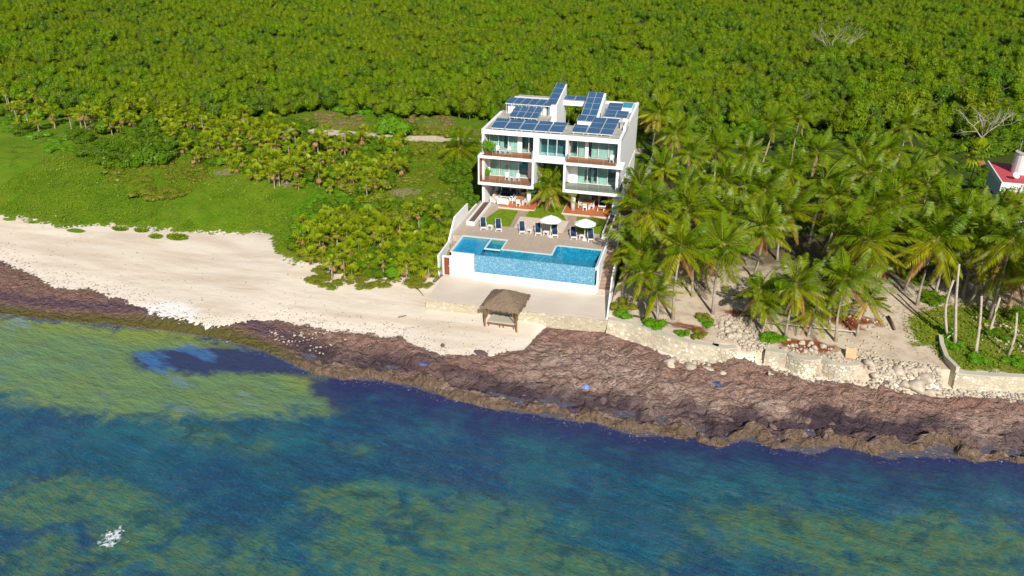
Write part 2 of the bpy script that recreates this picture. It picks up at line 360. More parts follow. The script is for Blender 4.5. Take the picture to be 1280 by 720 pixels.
def grid(xs, ys):
    X, Y = np.meshgrid(xs, ys); nx, ny = len(xs), len(ys)
    i = np.arange(nx-1)[None, :]+nx*np.arange(ny-1)[:, None]
    return X.ravel(), Y.ravel(), np.stack([i, i+1, i+nx+1, i+nx], -1).reshape(-1, 4)

# ------------------------------------------------------------------ ground
def lin(a, b, st): return list(np.arange(a, b, st))
xs = np.array([-3000,-1500,-800,-500,-350]+lin(-260,-80,4)+lin(-80,-50,.6)+lin(-50,62,.24)+lin(62,85,.6)+lin(85,260,4)+[350,500,800,1500,3000])
ys = np.array([-3000,-1000,-400,-200]+lin(-140,-44,6)+lin(-44,-38.5,.5)+lin(-38.5,-20,.18)+lin(-20,12,.4)+lin(12,50,.8)+lin(50,420,5)+[600,1000,2000,4000])
X, Y, F = grid(xs, ys)
nearw = sstep(0, 1, 1)
wv = yW(X)+(fbm(X*.55, Y*.55+3, 3, 5)-.5)*(1.6+1.6*sstep(18, 30, X))*sstep(-12, -4, X)+(fbm(X*.28+4, Y*.1, 2, 15)-.5)*4.2*sstep(26, 33, X); sv = yS(X)+.7*sstep(27, 30, X); vv = yV(X); qv = yWall(X)
Z = hz(X, Y)
dW = Y-wv; dS = Y-sv; dV = Y-vv
rk = sstep(-16, -6, X)
inshelf = sstep(-.3, .3, dW)*(1-sstep(-1.2, .3, dS))
edge = rk*inshelf
rid = 1-np.abs(2*fbm(X*.33, Y*.5, 4, 11)-1)
Zr = Z + edge*(.2+.85*(rid-.72)+.8*(fbm(X*.8, Y*1.1, 4, 21)-.5)+.4*(fbm(X*2.2, Y*2.2, 3, 31)-.5))
lip = np.exp(-((dW-.7)/.5)**2)*edge; Zr = Zr+lip*(.45*fbm(X*.7, Y*.7, 3, 41))
trough_ = np.exp(-((dW-2.1)/.8)**2)*edge; Zr = Zr-trough_*(.25+.4*fbm(X*.25, Y*.25, 2, 51))
Zr = np.where((dW < .35) & (X > -12), np.minimum(Zr, -5.5+np.clip(dW, -9, .35)*2.2+.0), Zr)
lw = (1-rk)*inshelf
Zr = Zr+lw*(.25*(fbm(X*1.2, Y*2.0, 4, 61)-.5)+.1*sstep(-2.5, -.2, dS))
sandm = sstep(0, .5, dS)*(1-sstep(-.5, .5, dV))*(X < 14)
Zr = Zr+sandm*(.16*(fbm(X*.12, Y*.35, 3, 71)-.5)+.05*(fbm(X*.8, Y*1.6, 3, 72)-.5))
vegm = sstep(0, 2, dV)*(~((X > -.7) & (X < 19.6) & (Y < 21)))
Zr = Zr+vegm*(.5*(fbm(X*.15, Y*.15, 3, 81)-.5)+.22*(fbm(X*.9, Y*.9, 3, 82)-.5))
grv = np.where(Y > 0, sstep(17.2, 17.6, X), sstep(19.6, 20.2, X))*sstep(0, .6, Y-qv+.75)
roadY = np.interp(X, [-400,-100,-42,-28,-15,0,30,100,400], [10,21,26.6,27.0,28.4,29.6,32,38,60])
rd = np.where(X < -43, -9, 1.75-np.abs(Y-roadY))
green = sdpoly(X, Y, [(49.6,-14.4),(52.2,-12.2),(55.5,-10),(61.8,-9),(80,-8),(80,-19),(59,-22.6),(52.6,-23.2),(51.2,-19.5),(49.6,-19.8)])
isl = np.full(X.shape, -9.0)
for u, v, a, b in ((150,288,1.2,.55),(177,290,1.1,.55),(195,297,1.0,.6),(222,298,1.6,.95),(440,336,1.2,.5),(458,341,1.2,.5),(486,346,1.0,.6),(514,345,1.5,.9),(12,275,1.4,.5),(44,279,1.2,.5),(95,289,1.8,.7)):
    p = G(u, v, -3.6); isl = np.maximum(isl, 1-np.hypot((X-p[0])/a, (Y-p[1])/b))
wp = G(213, 390, -4.6); wpatch = 1-np.hypot((X-wp[0])/4.2, (Y-wp[1])/2.4)
dry = np.maximum(sdpoly(X, Y, [(-41,29.2),(-33,29.2),(-29,29.8),(-30,35),(-37,36.5),(-41,34)]), sdpoly(X, Y, [(-24,30.4),(-12,31.5),(-9,33),(-12,37),(-22,36)]))
bare = np.full(X.shape, -9.0)
for u, v, r in ((172,180,1.6),(285,215,2.4),(360,228,2.0),(392,305,1.5),(540,330,2.2),(470,330,1.3),(480,250,2.5),(120,158,2),(505,240,2.5)):
    p = ground_pt(u, v); bare = np.maximum(bare, 1-np.hypot(X-p[0], Y-p[1])/r)
debris = np.full(X.shape, -9.0)
for u, v, a, b in ((1010,432,4.5,1.6),(930,392,2.4,.8),(970,375,5,1.5),(1060,400,4,2),(860,425,2,1)):
    p = ground_pt(u, v); debris = np.maximum(debris, 1-np.hypot((X-p[0])/a, (Y-p[1])/b))
sw = np.where(X > 19.6, dW, dW)
me = np_mesh('ground', np.stack([X, Y, Zr], -1), F, [bpy.data.materials.new('tmp')], attrs=dict(dW=dW, dS=dS, dV=dV, rk=rk, grv=grv, rd=rd, green=green, isl=isl, wp=wpatch, dry=dry, bare=bare, debris=debris, dQ=Y-qv), smooth=True)
m = NT('ground_surface')
nA = m.noise(.12, 4); nB = m.noise(.6, 5); nC = m.noise(2.4, 5); nD = m.noise(9, 4)
cen = lambda n, a: m.math('MULTIPLY', m.math('SUBTRACT', n, .5), a)
streak = m.noise(.35, 5, m.mp(m.pos(), (.28, 1.6, 1), (0, 0, R(8))))
sand = m.mix(m.ss(streak, .4, .66), (.72, .635, .53), (.62, .515, .405)); sand = m.mix(m.ss(nC, .55, .8, 0, .35), sand, (.8, .71, .6))
trk = m.noise(.9, 3, m.mp(m.pos(), (.18, 3.0, 1), (0, 0, R(-7)))); sand = m.mix(m.ss(trk, .6, .74, 0, .45), sand, (.48, .37, .27))
near_s = m.ss(m.math('ADD', m.attr('dS'), cen(nB, 3)), .5, 3.5, 1, 0); sand = m.mix(m.math('MULTIPLY', near_s, .75), sand, (.8, .71, .6))
sand = m.mix(m.ss(m.noise(5.5, 2), .7, .76, 0, .6), sand, (.2, .14, .11))
sand = m.mix(m.ss(m.math('ADD', m.attr('wp'), cen(nB, 1.3)), .0, .5, 0, .8), sand, (.84, .83, .82))
# grass / low vegetation soil
gr = m.mix(m.ss(nA, .35, .65), (.1, .2, .006), (.155, .235, .01)); gr = m.mix(m.ss(nB, .45, .75, 0, .7), gr, (.16, .2, .014)); gr = m.mix(m.ss(m.noise(.33, 5, None, 1), .5, .66, 0, .6), gr, (.05, .13, .005)); gr = m.mix(m.ss(m.noise(.22, 4), .56, .7, 0, .6), gr, (.2, .2, .03)); gr = m.mix(m.ss(nD, .5, .75, 0, .5), gr, (.045, .11, .004))
gr = m.mix(m.ss(m.math('ADD', m.attr('bare'), cen(nB, 1.2)), .1, .45), gr, (.33, .25, .17))
gr = m.mix(m.ss(m.math('ADD', m.attr('dry'), cen(nB, 2)), -.2, .8), gr, (.25, .19, .08))
road = m.mix(m.ss(nC, .4, .7), (.66, .55, .4), (.52, .43, .31)); gr = m.mix(m.ss(m.math('ADD', m.attr('rd'), cen(nB, 1.2)), -.1, .35), gr, road)
vegf = m.ss(m.math('ADD', m.math('ADD', m.attr('dV'), cen(nB, 4.2)), cen(nC, 1.6)), -.25, .3)
islf = m.ss(m.math('ADD', m.attr('isl'), cen(nC, .5)), .1, .3)
c = m.mix(m.math('MAXIMUM', vegf, islf), sand, gr)
# palm grove: pale sand, leaf litter, weeds; crown shade painted dark farther inland
gs = m.mix(m.ss(nB, .4, .65), (.58, .485, .37), (.46, .36, .27)); gs = m.mix(m.ss(nC, .58, .75, 0, .6), gs, (.3, .2, .13))
gs = m.mix(m.ss(m.math('ADD', m.attr('debris'), cen(nB, 1.5)), .1, .5), gs, (.22, .07, .03))
crown_shade = m.ss(m.math('ADD', m.attr('dQ'), cen(nB, 12)), 13, 21); gs = m.mix(m.math('MULTIPLY', crown_shade, .92), gs, m.mix(m.ss(nB, .4, .6), (.055, .06, .018), (.11, .085, .045)))  # ground colour darkened to stand for the shade between palm crowns
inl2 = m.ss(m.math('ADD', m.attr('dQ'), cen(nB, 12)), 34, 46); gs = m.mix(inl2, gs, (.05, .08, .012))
wg = m.mix(m.ss(nB, .4, .7), (.12, .17, .012), (.2, .21, .03)); gs = m.mix(m.ss(m.math('ADD', m.attr('green'), cen(nB, 2.6)), -.1, .6), gs, wg)
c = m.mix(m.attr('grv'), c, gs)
# rock shelf / beached weed
rv = m.noise(1.6, 6, None, .6); vor = m.voro(1.1, 'DISTANCE_TO_EDGE')
rock = m.mix(m.ss(nB, .35, .65), (.47, .3, .225), (.6, .44, .365)); rock = m.mix(m.ss(rv, .45, .7, 0, .85), rock, (.33, .22, .2))
rock = m.mix(m.ss(nC, .55, .72, 0, .75), rock, (.45, .35, .3)); rock = m.mix(m.ss(nD, .54, .68, 0, .6), rock, (.14, .09, .085)); rock = m.mix(m.ss(m.noise(6, 4, None, .5), .58, .68, 0, .8), rock, (.5, .41, .36)); rock = m.mix(m.ss(m.voro(.8, 'DISTANCE_TO_EDGE', m.mp(m.pos(), (.7, 1.2, 1))), .04, .0, 0, .5), rock, (.1, .065, .07)); rock = m.mix(m.ss(m.noise(.9, 6, None, 1.5), .58, .64, 0, .5), rock, (.13, .08, .085))
red = m.ss(m.math('ADD', m.attr('dS'), cen(nA, 6)), -5.5, -1.5); rock = m.mix(m.math('MULTIPLY', red, m.ss(nB, .4, .6, .2, .9)), rock, (.37, .2, .155))
dwn = m.math('ADD', m.attr('dW'), cen(nB, 2.0))
band = m.math('MULTIPLY', m.ss(dwn, .9, 1.8), m.ss(dwn, 2.8, 5.5, 1, 0)); rock = m.mix(m.math('MULTIPLY', band, m.ss(nA, .35, .6, .35, .95)), rock, (.075, .052, .075))
ledge = m.ss(dwn, .55, 1.15, .9, 0); rock = m.mix(ledge, rock, m.mix(m.ss(nC, .35, .7), (.17, .115, .075), (.29, .205, .14)))
weed = m.mix(m.ss(rv, .4, .65), (.36, .205, .16), (.23, .135, .12)); weed = m.mix(m.ss(nD, .62, .72, 0, .7), weed, (.5, .4, .36)); weed = m.mix(m.ss(nB, .5, .7, 0, .6), weed, (.33, .22, .18))
olv = m.ss(dwn, 2.4, .6); weed = m.mix(m.math('MULTIPLY', olv, 1.0), weed, (.16, .14, .045))
prp = m.math('MULTIPLY', m.ss(dwn, 1.6, 2.6), m.ss(dwn, 3.0, 4.4, 1, 0)); weed = m.mix(m.math('MULTIPLY', prp, .6), weed, (.085, .06, .12))
rock = m.mix(m.attr('rk'), weed, rock)
rf = m.ss(m.math('ADD', m.math('ADD', m.attr('dS'), cen(nB, 2.4)), cen(nC, 1.4)), .12, -.12)
rf = m.math('MULTIPLY', rf, m.math('SUBTRACT', 1, m.attr('grv')))
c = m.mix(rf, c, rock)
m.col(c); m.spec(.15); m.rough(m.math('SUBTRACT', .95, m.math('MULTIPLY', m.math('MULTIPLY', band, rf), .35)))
h = m.math('ADD', nC, m.math('MULTIPLY', nD, .5)); hb = m.math('ADD', m.math('MULTIPLY', h, m.math('ADD', m.math('MULTIPLY', vegf, .4), .12)), m.math('MULTIPLY', m.math('MULTIPLY', m.math('ADD', m.ss(rv, .3, .7), m.math('MULTIPLY', nD, .9)), rf), 1.6)); m.bump(hb, .9, .35)
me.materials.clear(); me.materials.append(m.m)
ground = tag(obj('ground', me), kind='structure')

# ------------------------------------------------------------------ sea
xs = np.array([-3000,-1200,-500,-250]+lin(-180,-70,3)+lin(-70,80,.3)+lin(80,200,3)+[250,500,1200,3000])
ys = np.array([-3000,-1000,-400,-220]+lin(-140,-72,3)+lin(-72,-26,.28)+lin(-26,0,3))
X, Y, F = grid(xs, ys)
cr, sr = math.cos(R(-14)), math.sin(R(-14)); U_, V2_ = X*cr+Y*sr, -X*sr+Y*cr
calm = sstep(0, 9, yW(X)-Y)
Z = -5.5+calm*(.30*(fbm(U_*.16, V2_*.4, 3, 91)-.5)+.2*(fbm(U_*.55, V2_*1.2, 3, 92)-.5)) + .045*(fbm(U_*1.6, V2_*2.4, 2, 93)-.5)
Z = np.minimum(Z, -5.3)
alg = sdpoly(X, Y, [(-120,-30),(-45.7,-33),(-26.6,-31.8),(-13.8,-32.8),(-6.6,-36),(-2.5,-38.2),(-.9,-40.5),(-3.3,-42.1),(-8,-43.6),(-12.6,-45.2),(-18.5,-46.1),(-21.7,-47.3),(-24.7,-47.8),(-28,-46.7),(-33,-46.9),(-60,-49),(-120,-60)])
dk = np.maximum(sdpoly(X, Y, [(-26.6,-36.4),(-21,-34),(-13,-32.4),(-8,-34),(-7,-36.4),(-12,-37.2),(-17.8,-38.4),(-24,-39.4)]), sdpoly(X, Y, [(-8,-36),(-1,-36),(1,-39),(-1.5,-42),(-5,-40)])-.4)
pat = np.zeros(X.shape)
for u, v, a, b, k in ((150,620,6,2.5,.6),(30,640,4,3,.7),(160,690,5,3,.8),(520,640,6,3,.6),(680,660,5,3,.6),(430,560,4,1.5,.45),(960,640,6,2.5,.5),(1180,710,6,2,.7),(85,610,4,2,.7),(60,690,5,3,.9),(250,545,4,2,.55),(330,560,3,2,.4),(420,620,5,3,.6),(480,690,6,3.5,1.),(600,670,4,4,.7),(660,705,6,2.5,1),(830,715,5,2,.6),(900,670,4,3,.5),(1010,690,4,4,.9),(1080,690,5,3,1),(1150,680,5,2.5,.7),(1240,680,5,3.5,1.1),(250,690,6,3,.6),(330,705,5,2,.6),(740,590,6,2,.2),(560,560,4,1.5,.2),(780,560,3,1.2,.35),(1130,590,5,1.5,.35),(1200,640,5,1.6,.3)):
    p = G(u, v, -5.5); pat += k*np.exp(-(((X-p[0])/a)**2+((Y-p[1])/b)**2))
me = np_mesh('sea', np.stack([X, Y, Z], -1), F, [], attrs=dict(alg=alg, dk=dk, pat=pat, off=yW(X)-Y), smooth=True)
m = NT('sea_water')
pr_ = m.mp(m.pos(), (1, 1, 1), (0, 0, R(14)))
nA = m.noise(.07, 4); nB = m.noise(.28, 3.5, None, .8); nC = m.noise(1.1, 5); nD = m.noise(7, 3); nE = m.noise(.19, 3, m.mp(m.pos(), (1, 1.25, 1), (0, 0, .4)), .35); st = m.noise(.3, 5, m.mp(pr_, (.6, 1.5, 1)))
deep = m.mix(m.ss(nA, .35, .65), (.008, .046, .125), (.005, .078, .128)); deep = m.mix(m.ss(nB, .42, .7, 0, .8), deep, (.016, .115, .15)); deep = m.mix(m.ss(st, .5, .72, 0, .5), deep, (.025, .1, .19)); deep = m.mix(m.ss(m.noise(1.3, 4, m.mp(pr_, (.5, 1.7, 1))), .5, .75, 0, .55), deep, (.03, .13, .21))
pf = m.math('MULTIPLY', m.attr('pat'), m.ss(nE, .3, .68, .2, 1.2)); pf = m.ss(pf, .0, .85)
ol = m.mix(m.ss(nC, .35, .65), (.05, .165, .09), (.115, .19, .045)); pfe = m.ss(m.math('ADD', pf, m.math('ADD', cen(nC, .7), cen(nD, .2))), .02, 1.05); c = m.mix(m.math('MULTIPLY', pfe, .7), deep, ol)
grs = m.math('MULTIPLY', m.ss(m.noise(.42, 5, None, .3, .6), .52, .66), m.ss(pf, .1, .5)); c = m.mix(m.math('MULTIPLY', grs, .75), c, (.006, .06, .085))
c = m.mix(m.ss(nD, .42, .7, 0, .16), c, (.1, .2, .2)); c = m.mix(m.ss(nD, .5, .3, 0, .2), c, (.003, .03, .05))
nav = m.ss(m.math('ADD', m.attr('off'), cen(nB, 5)), 6.5, .3); c = m.mix(m.math('MULTIPLY', nav, .85), c, (.02, .02, .11))
af = m.ss(m.math('ADD', m.math('ADD', m.attr('alg'), cen(nB, 6.5)), cen(nC, 3.0)), -1.0, 1.8)
ag = m.mix(m.ss(st, .4, .65), (.13, .235, .085), (.095, .195, .11)); ag = m.mix(m.ss(nB, .4, .7, 0, .5), ag, (.17, .22, .06)); ag = m.mix(m.ss(nD, .45, .7, 0, .55), ag, (.2, .28, .12))
top = m.ss(m.attr('off'), 4.5, 1.0); ag = m.mix(m.math('MULTIPLY', top, .7), ag, (.24, .3, .035))
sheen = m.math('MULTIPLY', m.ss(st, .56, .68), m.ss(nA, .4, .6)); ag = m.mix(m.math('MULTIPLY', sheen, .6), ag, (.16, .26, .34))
dkf = m.ss(m.math('ADD', m.attr('dk'), m.math('ADD', cen(nB, 3.2), cen(nC, 2.2))), -.7, .9, 0, .93)
ag = m.mix(dkf, ag, m.mix(m.ss(st, .5, .64), (.02, .026, .115), (.04, .14, .36)))
c = m.mix(af, c, ag)
c = m.mix(m.ss(m.math('ADD', m.attr('off'), cen(nC, 1.2)), .45, .1, 0, .5), c, (.2, .17, .14))
foamf = m.math('MULTIPLY', m.ss(m.math('ADD', m.attr('off'), cen(nB, 2.5)), 1.6, .3), m.ss(m.noise(5, 4, None, .8), .6, .7)); c = m.mix(m.math('MULTIPLY', foamf, .7), c, (.55, .6, .66))
rp = m.noise(3.6, 5, m.mp(pr_, (.75, 1.4, 1)), .4, .65); c = m.mix(m.ss(rp, .56, .74, 0, .2), c, (.12, .25, .32)); c = m.mix(m.ss(rp, .46, .28, 0, .2), c, (.003, .026, .055))  # sky glints on ripple crests and dark troughs painted into the water colour
m.col(c); m.rough(.07); m.spec(.75)
h = m.math('ADD', m.math('MULTIPLY', m.noise(.9, 4, m.mp(pr_, (.6, 1.6, 1))), 1.0), m.math('MULTIPLY', m.noise(3.2, 4, m.mp(pr_, (.7, 1.5, 1))), .4))
h = m.math('ADD', h, m.math('MULTIPLY', m.noise(7.5, 3, m.mp(pr_, (.7, 1.3, 1))), .16)); m.bump(h, .8, .32)
me.materials.append(m.m)
sea = tag(obj('sea', me), kind='structure')
# ------------------------------------------------------------------ villa
villa = empty('beach_villa', (8.7, 9, 0), 'white three storey villa with solar panels on its roof and a pool in front', 'villa')
wh, wd = MT['white'], MT['deckwood']
def part(name, boxes, mat, parent=villa):
    for q in boxes: o = MB().box(*q).build(name, mat, parent)
    return o
# outer walls
part('wall', [(0, 0, 0, .3, 20, 9.45)], wh); part('wall', [(17.1, 0, 3.35, 17.43, 19.8, 9.45), (17.1, 1.0, 0, 17.43, 19.8, 2.99)], wh)
part('wall', [(6.72, 3.7, 0, 7.0, 16.5, 9.44), (10.67, 3.9, 0, 10.93, 16, 9.44)], wh)
part('wall', [(.3, 19.7, 0, 7, 20, 9.45), (10.67, 19.5, 0, 17.1, 19.8, 9.45)], wh)
part('pier', [(16.85, .05, 0, 17.6, 1.0, 2.985)], MT['blue_and_shade'])
# slabs / first floor boxes
part('floor_slab', [(-.33, -.83, 2.99, 6.94, 20, 3.34)], wh); part('floor_slab', [(10.67, -.83, 2.99, 17.99, 1.2, 3.34), (10.67, 1.2, 2.99, 17.1, 19, 3.34)], wh)
part('floor_slab', [(-.33, -.83, 6.5, 6.94, 20, 6.82)], wh); part('floor_slab', [(10.67, -.83, 6.5, 17.99, 1.2, 6.82), (10.67, 1.2, 6.5, 17.1, 19, 6.82)], wh)
part('side_wall', [(6.68, -.83, 3.34, 6.94, 3.7, 6.5)], wh); part('side_wall', [(-.33, -.83, 3.34, -.12, 2.0, 6.5), (-.33, 2.0, 3.34, -.02, 3.2, 6.5)], wh)
part('side_wall', [(10.67, -.83, 3.34, 10.93, 3.9, 6.5)], wh)
part('wood_cladding', [(-.118, -.8, 3.4, -.07, 1.88, 6.49)], MT['panelwood'])
part('wood_cladding', [(-.325, -.85, 3.34, -.27, -.832, 6.5), (-.38, -.8, 3.36, -.332, 2.1, 6.48)], MT['panelwood'])
# wall strips beside the windows
part('wall', [(-.02, 1.9, 3.34, .55, 2.1, 6.5), (5.6, 1.9, 3.34, 6.68, 2.1, 6.5)], wh)
part('wall', [(10.93, 1.9, 3.34, 12.0, 2.1, 6.5)], wh)
part('wall', [(4.27, 1.5, 6.82, 4.78, 1.7, 9.44), (6.62, .05, 6.82, 7.32, 1.7, 9.44)], wh)
part('wall', [(10.72, .05, 6.82, 10.98, 1.7, 9.44), (12.88, 1.5, 6.82, 13.28, 1.7, 9.44)], wh)
part('bridge_slab', [(6.945, .02, 6.3, 10.665, 5.2, 7.12)], wh)
# balcony floors
part('balcony_floor', [(.3, -.68, 6.822, 6.62, 1.5, 6.86)], wd); part('balcony_floor', [(10.98, -.68, 6.822, 17.09, 1.5, 6.86)], wd)
part('balcony_floor', [(-.1, -.7, 3.342, 6.66, 1.9, 3.38)], wd); part('balcony_floor', [(10.95, -.7, 3.342, 17.95, 1.9, 3.38)], stonedeck('grey_balcony_tiles', (.36, .33, .27), (.3, .28, .23), .45))
# roof
roof = part('roof', [(0, 0, 9.452, 17.43, 5.2, 9.86), (0, 5.2, 9.452, 7.0, 20, 9.86), (10.67, 5.2, 9.452, 17.43, 9.0, 9.86), (10.67, 9.0, 9.2, 17.1, 19.8, 9.5)], MT['roofgrey'])
part('fascia', [(-.02, -.06, 9.43, 17.46, -.002, 9.98)], wh)
part('parapet', [(-.02, 0, 9.862, .28, 9.4, 10.02), (.28, 0, 9.862, 17.1, .16, 9.98)], wh)
part('parapet', [(17.12, 0, 9.862, 17.46, 4.2, 10.0), (17.12, 4.2, 9.862, 17.46, 8.0, 10.5)], wh)
part('parapet', [(17.12, 8.0, 9.5, 17.46, 19.8, 9.95), (10.67, 19.5, 9.5, 17.12, 19.8, 9.85), (13.5, 8.9, 9.862, 17.1, 9.05, 10.2)], wh)
part('back_beam', [(7.0, 14.6, 10.1, 11.0, 15.2, 10.85)], wh)
part('lobby_glass', [(7.0, 5.0, 0, 10.67, 5.1, 6.3)], MT['room'])
# penthouse and stair enclosures
part('penthouse', [(1.0, 9.3, 9.862, 6.2, 13.5, 11.15)], wh)
part('penthouse_window', [(6.3, 9.27, 9.95, 6.75, 9.32, 11.0)], MT['room'])
b = MB(); b.prism([(6.2, 9.4), (7.62, 9.4), (7.62, 16.6), (6.2, 16.6)], 6.0, [11.2, 11.2, 12.55, 12.55]); b.build('stair_tower', wh, villa)
b = MB(); b.prism([(11.1, 5.5), (13.45, 5.5), (13.45, 7.2), (11.1, 7.2)], 9.862, [10.45, 10.45, 10.75, 10.75]); b.prism([(11.25, 7.202), (13.6, 7.202), (13.6, 13.2), (11.25, 13.2)], 9.51, [10.75, 10.75, 12.4, 12.4]); b.build('stair_enclosure', wh, villa)
part('roof_terrace_door', [(13.602, 7.9, 9.87, 13.64, 8.6, 10.9)], MT['terracotta'])
# solar panels : each column of modules is a part
def panel(bl, br, tr, tl, nu, nv, cols=1, lift=True):
    bl, br, tr, tl = map(np.array, (bl, br, tr, tl)); nrm = np.cross(br-bl, tl-bl); nrm = nrm/np.linalg.norm(nrm)
    for k in range(cols):
        a, c2 = k/cols+.004, (k+1)/cols-.004
        q = [bl+(br-bl)*a, bl+(br-bl)*c2, tl+(tr-tl)*c2, tl+(tr-tl)*a]
        org = np.array(villa.location)
        V = [p-org for p in q]+[p-nrm*.05-org for p in q]
        me = bpy.data.meshes.new('solar_panel'); me.from_pydata([tuple(p) for p in V], [], [(0,1,2,3),(7,6,5,4),(0,4,5,1),(1,5,6,2),(2,6,7,3),(3,7,4,0)])
        uvl = me.uv_layers.new(name='UVMap'); cor = [(0,0),(nu,0),(nu,nv),(0,nv)]
        for li in range(4): uvl.data[li].uv = cor[li]
        for li in range(4, len(uvl.data)): uvl.data[li].uv = (.02, .02)
        me.materials.append(MT['solar']); me.update(); o = obj('solar_panel', me, villa)
        if lift:
            for i, j in ((0, 1), (3, 2)):
                fr = MB()
                p, r2 = q[i]-nrm*.09, q[j]-nrm*.09
                fr.tube([p, r2], .035, 4)
                for s in (.15, .85):
                    w = p+(r2-p)*s
                    fr.tube([w, (w[0], w[1], 9.7)], .03, 4)
                f = fr.build('mounting_rail', MT['whiteclean'], villa); f.parent = o; f.location = (0, 0, 0)
panel((.95, .42, 10.15), (10.2, .62, 10.15), (10.4, 3.1, 10.75), (1.15, 2.9, 10.75), 1, 1.5, 5)
panel((2.0, 5.7, 10.3), (5.85, 5.7, 10.3), (6.0, 8.95, 11.0), (2.2, 8.95, 11.0), 1, 2, 4)
panel((.75, 8.75, 11.28), (6.9, 8.75, 11.28), (7.1, 11.3, 11.5), (.95, 11.3, 11.5), 1, 1, 6)
panel((6.18, 9.55, 11.33), (7.5, 9.55, 11.33), (7.5, 16.65, 12.66), (6.18, 16.65, 12.66), 1, 4, 1, False)
panel((11.0, 5.4, 10.53), (13.35, 5.4, 10.53), (13.35, 7.15, 10.82), (11.0, 7.15, 10.82), 2, 1, 1, False)
panel((11.3, 7.22, 10.86), (13.35, 7.22, 10.86), (13.35, 13.2, 12.5), (11.3, 13.2, 12.5), 2, 4, 1, False)
panel((11.1, 1.3, 10.15), (12.9, 1.3, 10.15), (12.9, 3.6, 10.5), (11.1, 3.6, 10.5), 1, 1.5, 1)
panel((12.95, 1.3, 10.15), (16.2, 1.3, 10.15), (16.5, 6.0, 10.95), (13.2, 6.0, 10.95), 1, 3, 2)
panel((13.9, 8.9, 10.35), (17.0, 8.9, 10.35), (17.0, 11.6, 10.6), (13.9, 11.6, 10.6), 1, 2, 2)
panel((13.9, 11.65, 10.6), (15.9, 11.65, 10.6), (15.9, 14.6, 10.9), (13.9, 14.6, 10.9), 1, 2, 1)
panel((7.3, 14.4, 10.95), (10.9, 14.4, 10.95), (10.9, 16, 11.15), (7.3, 16, 11.15), 1, 1, 2, False)
part('plunge_pool', [(15.3, 15.4, 9.502, 17.0, 18.6, 10.1)], MT['coping'])
part('plunge_water', [(15.45, 15.55, 10.1, 16.85, 18.45, 10.12)], MT['tiledeep'])
part('conduit', [(16.6, 5.2, 9.862, 16.95, 6.4, 10.5), (16.4, 6.6, 9.862, 16.7, 7.2, 10.8)], MT['steel'])
# windows : pane + frame + curtain
def window(x0, x1, y, z0, z1, n, curt=(), frame=.07, back=1.6):
    g = MB().box(x0, y, z0, x1, y+.03, z1).build('window', MT['glass'], villa)
    f = MB(); w = (x1-x0)/n
    for i in range(n+1):
        xx = x0+i*w; a = frame if 0 < i < n else frame*.9
        f.box(xx-a/2, y-.05, z0, xx+a/2, y-.003, z1)
    for z in (z0, z1-frame):
        for i in range(n): f.box(x0+i*w+frame/2, y-.045, z, x0+(i+1)*w-frame/2, y-.006, z+frame)
    f.build('frame', MT['whiteclean'], g)
    for a, bb in curt:
        cu = MB(); k = 24; X0, X1 = x0+(x1-x0)*a, x0+(x1-x0)*bb
        vs = []; fs = []
        for i in range(k+1):
            xx = X0+(X1-X0)*i/k; yy = y+.2+.05*math.sin(i*1.9)
            vs += [(xx, yy, z0+.03), (xx, yy, z1-.03)]
        fs = [(2*i, 2*i+2, 2*i+3, 2*i+1) for i in range(k)]
        cu.add(vs, fs).build('curtain', MT['curtain'], g)
    rm = MB().box(x0, y+back, z0, x1, y+back+.05, z1).build('room', MT['room'], g)
    return g
window(.55, 4.25, 1.62, 6.9, 9.4, 3, [(.0, .33), (.36, .5), (.66, 1)]); window(4.8, 6.6, 1.62, 6.9, 9.4, 2)
window(7.32, 10.72, .12, 7.14, 9.42, 3, []); window(10.98, 12.88, 1.62, 6.9, 9.4, 2, [(.55, 1)]); window(13.28, 17.08, 1.62, 6.9, 9.4, 3, [(.1, .33), (.34, .66), (.68, .9)])
window(.55, 5.6, 2.0, 3.4, 6.45, 4, [(0, .25), (.26, .5), (.51, .74)]); window(12.0, 17.1, 2.0, 3.4, 6.45, 4, [(0, .17), (.34, .4), (.5, .74)])
window(.35, 6.7, 3.7, .05, 2.95, 5, [(.5, .58)]); window(10.95, 17.08, 3.9, .05, 2.95, 5, [(.2, .45)])
# railings of clear glass with thin posts
def railing(pts, z0, h=.95, posts=6):
    g = MB(); p2 = MB()
    for a, c2 in zip(pts[:-1], pts[1:]):
        a, c2 = np.array(a, float), np.array(c2, float); d = (c2-a)/np.linalg.norm(c2-a); nn = np.array([-d[1], d[0]])*.012
        g.prism([tuple(a+nn), tuple(c2+nn), tuple(c2-nn), tuple(a-nn)], z0+.06, z0+h)
        k = max(1, int(np.linalg.norm(c2-a)/1.25))
        for i in range(k+1):
            q = a+(c2-a)*i/k; p2.tube([(q[0], q[1], z0), (q[0], q[1], z0+h)], .018, 4)
    o = g.build('balcony_railing', MT['clearglass'], villa); p2.build('post', MT['steel'], o)
railing([(.33, -.74), (6.6, -.74), (6.6, 0)], 6.83); railing([(10.99, 0), (10.99, -.74), (17.05, -.74)], 6.83)
railing([(-.24, -.76), (6.66, -.76)], 3.35); railing([(10.95, -.76), (17.93, -.76), (17.93, 1.1)], 3.35)
# dark metal end rails
b = MB()
for i in range(5): b.tube([(17.8, -.6+i*.4, 3.36), (17.8, -.6+i*.4, 4.4)], .025, 4)
b.tube([(17.8, -.6, 4.4), (17.8, 1.0, 4.4)], .03, 4); b.tube([(17.2, -.7, 4.4), (17.8, -.7, 4.4)], .03, 4); b.build('balcony_railing', MT['darkframe'], villa)
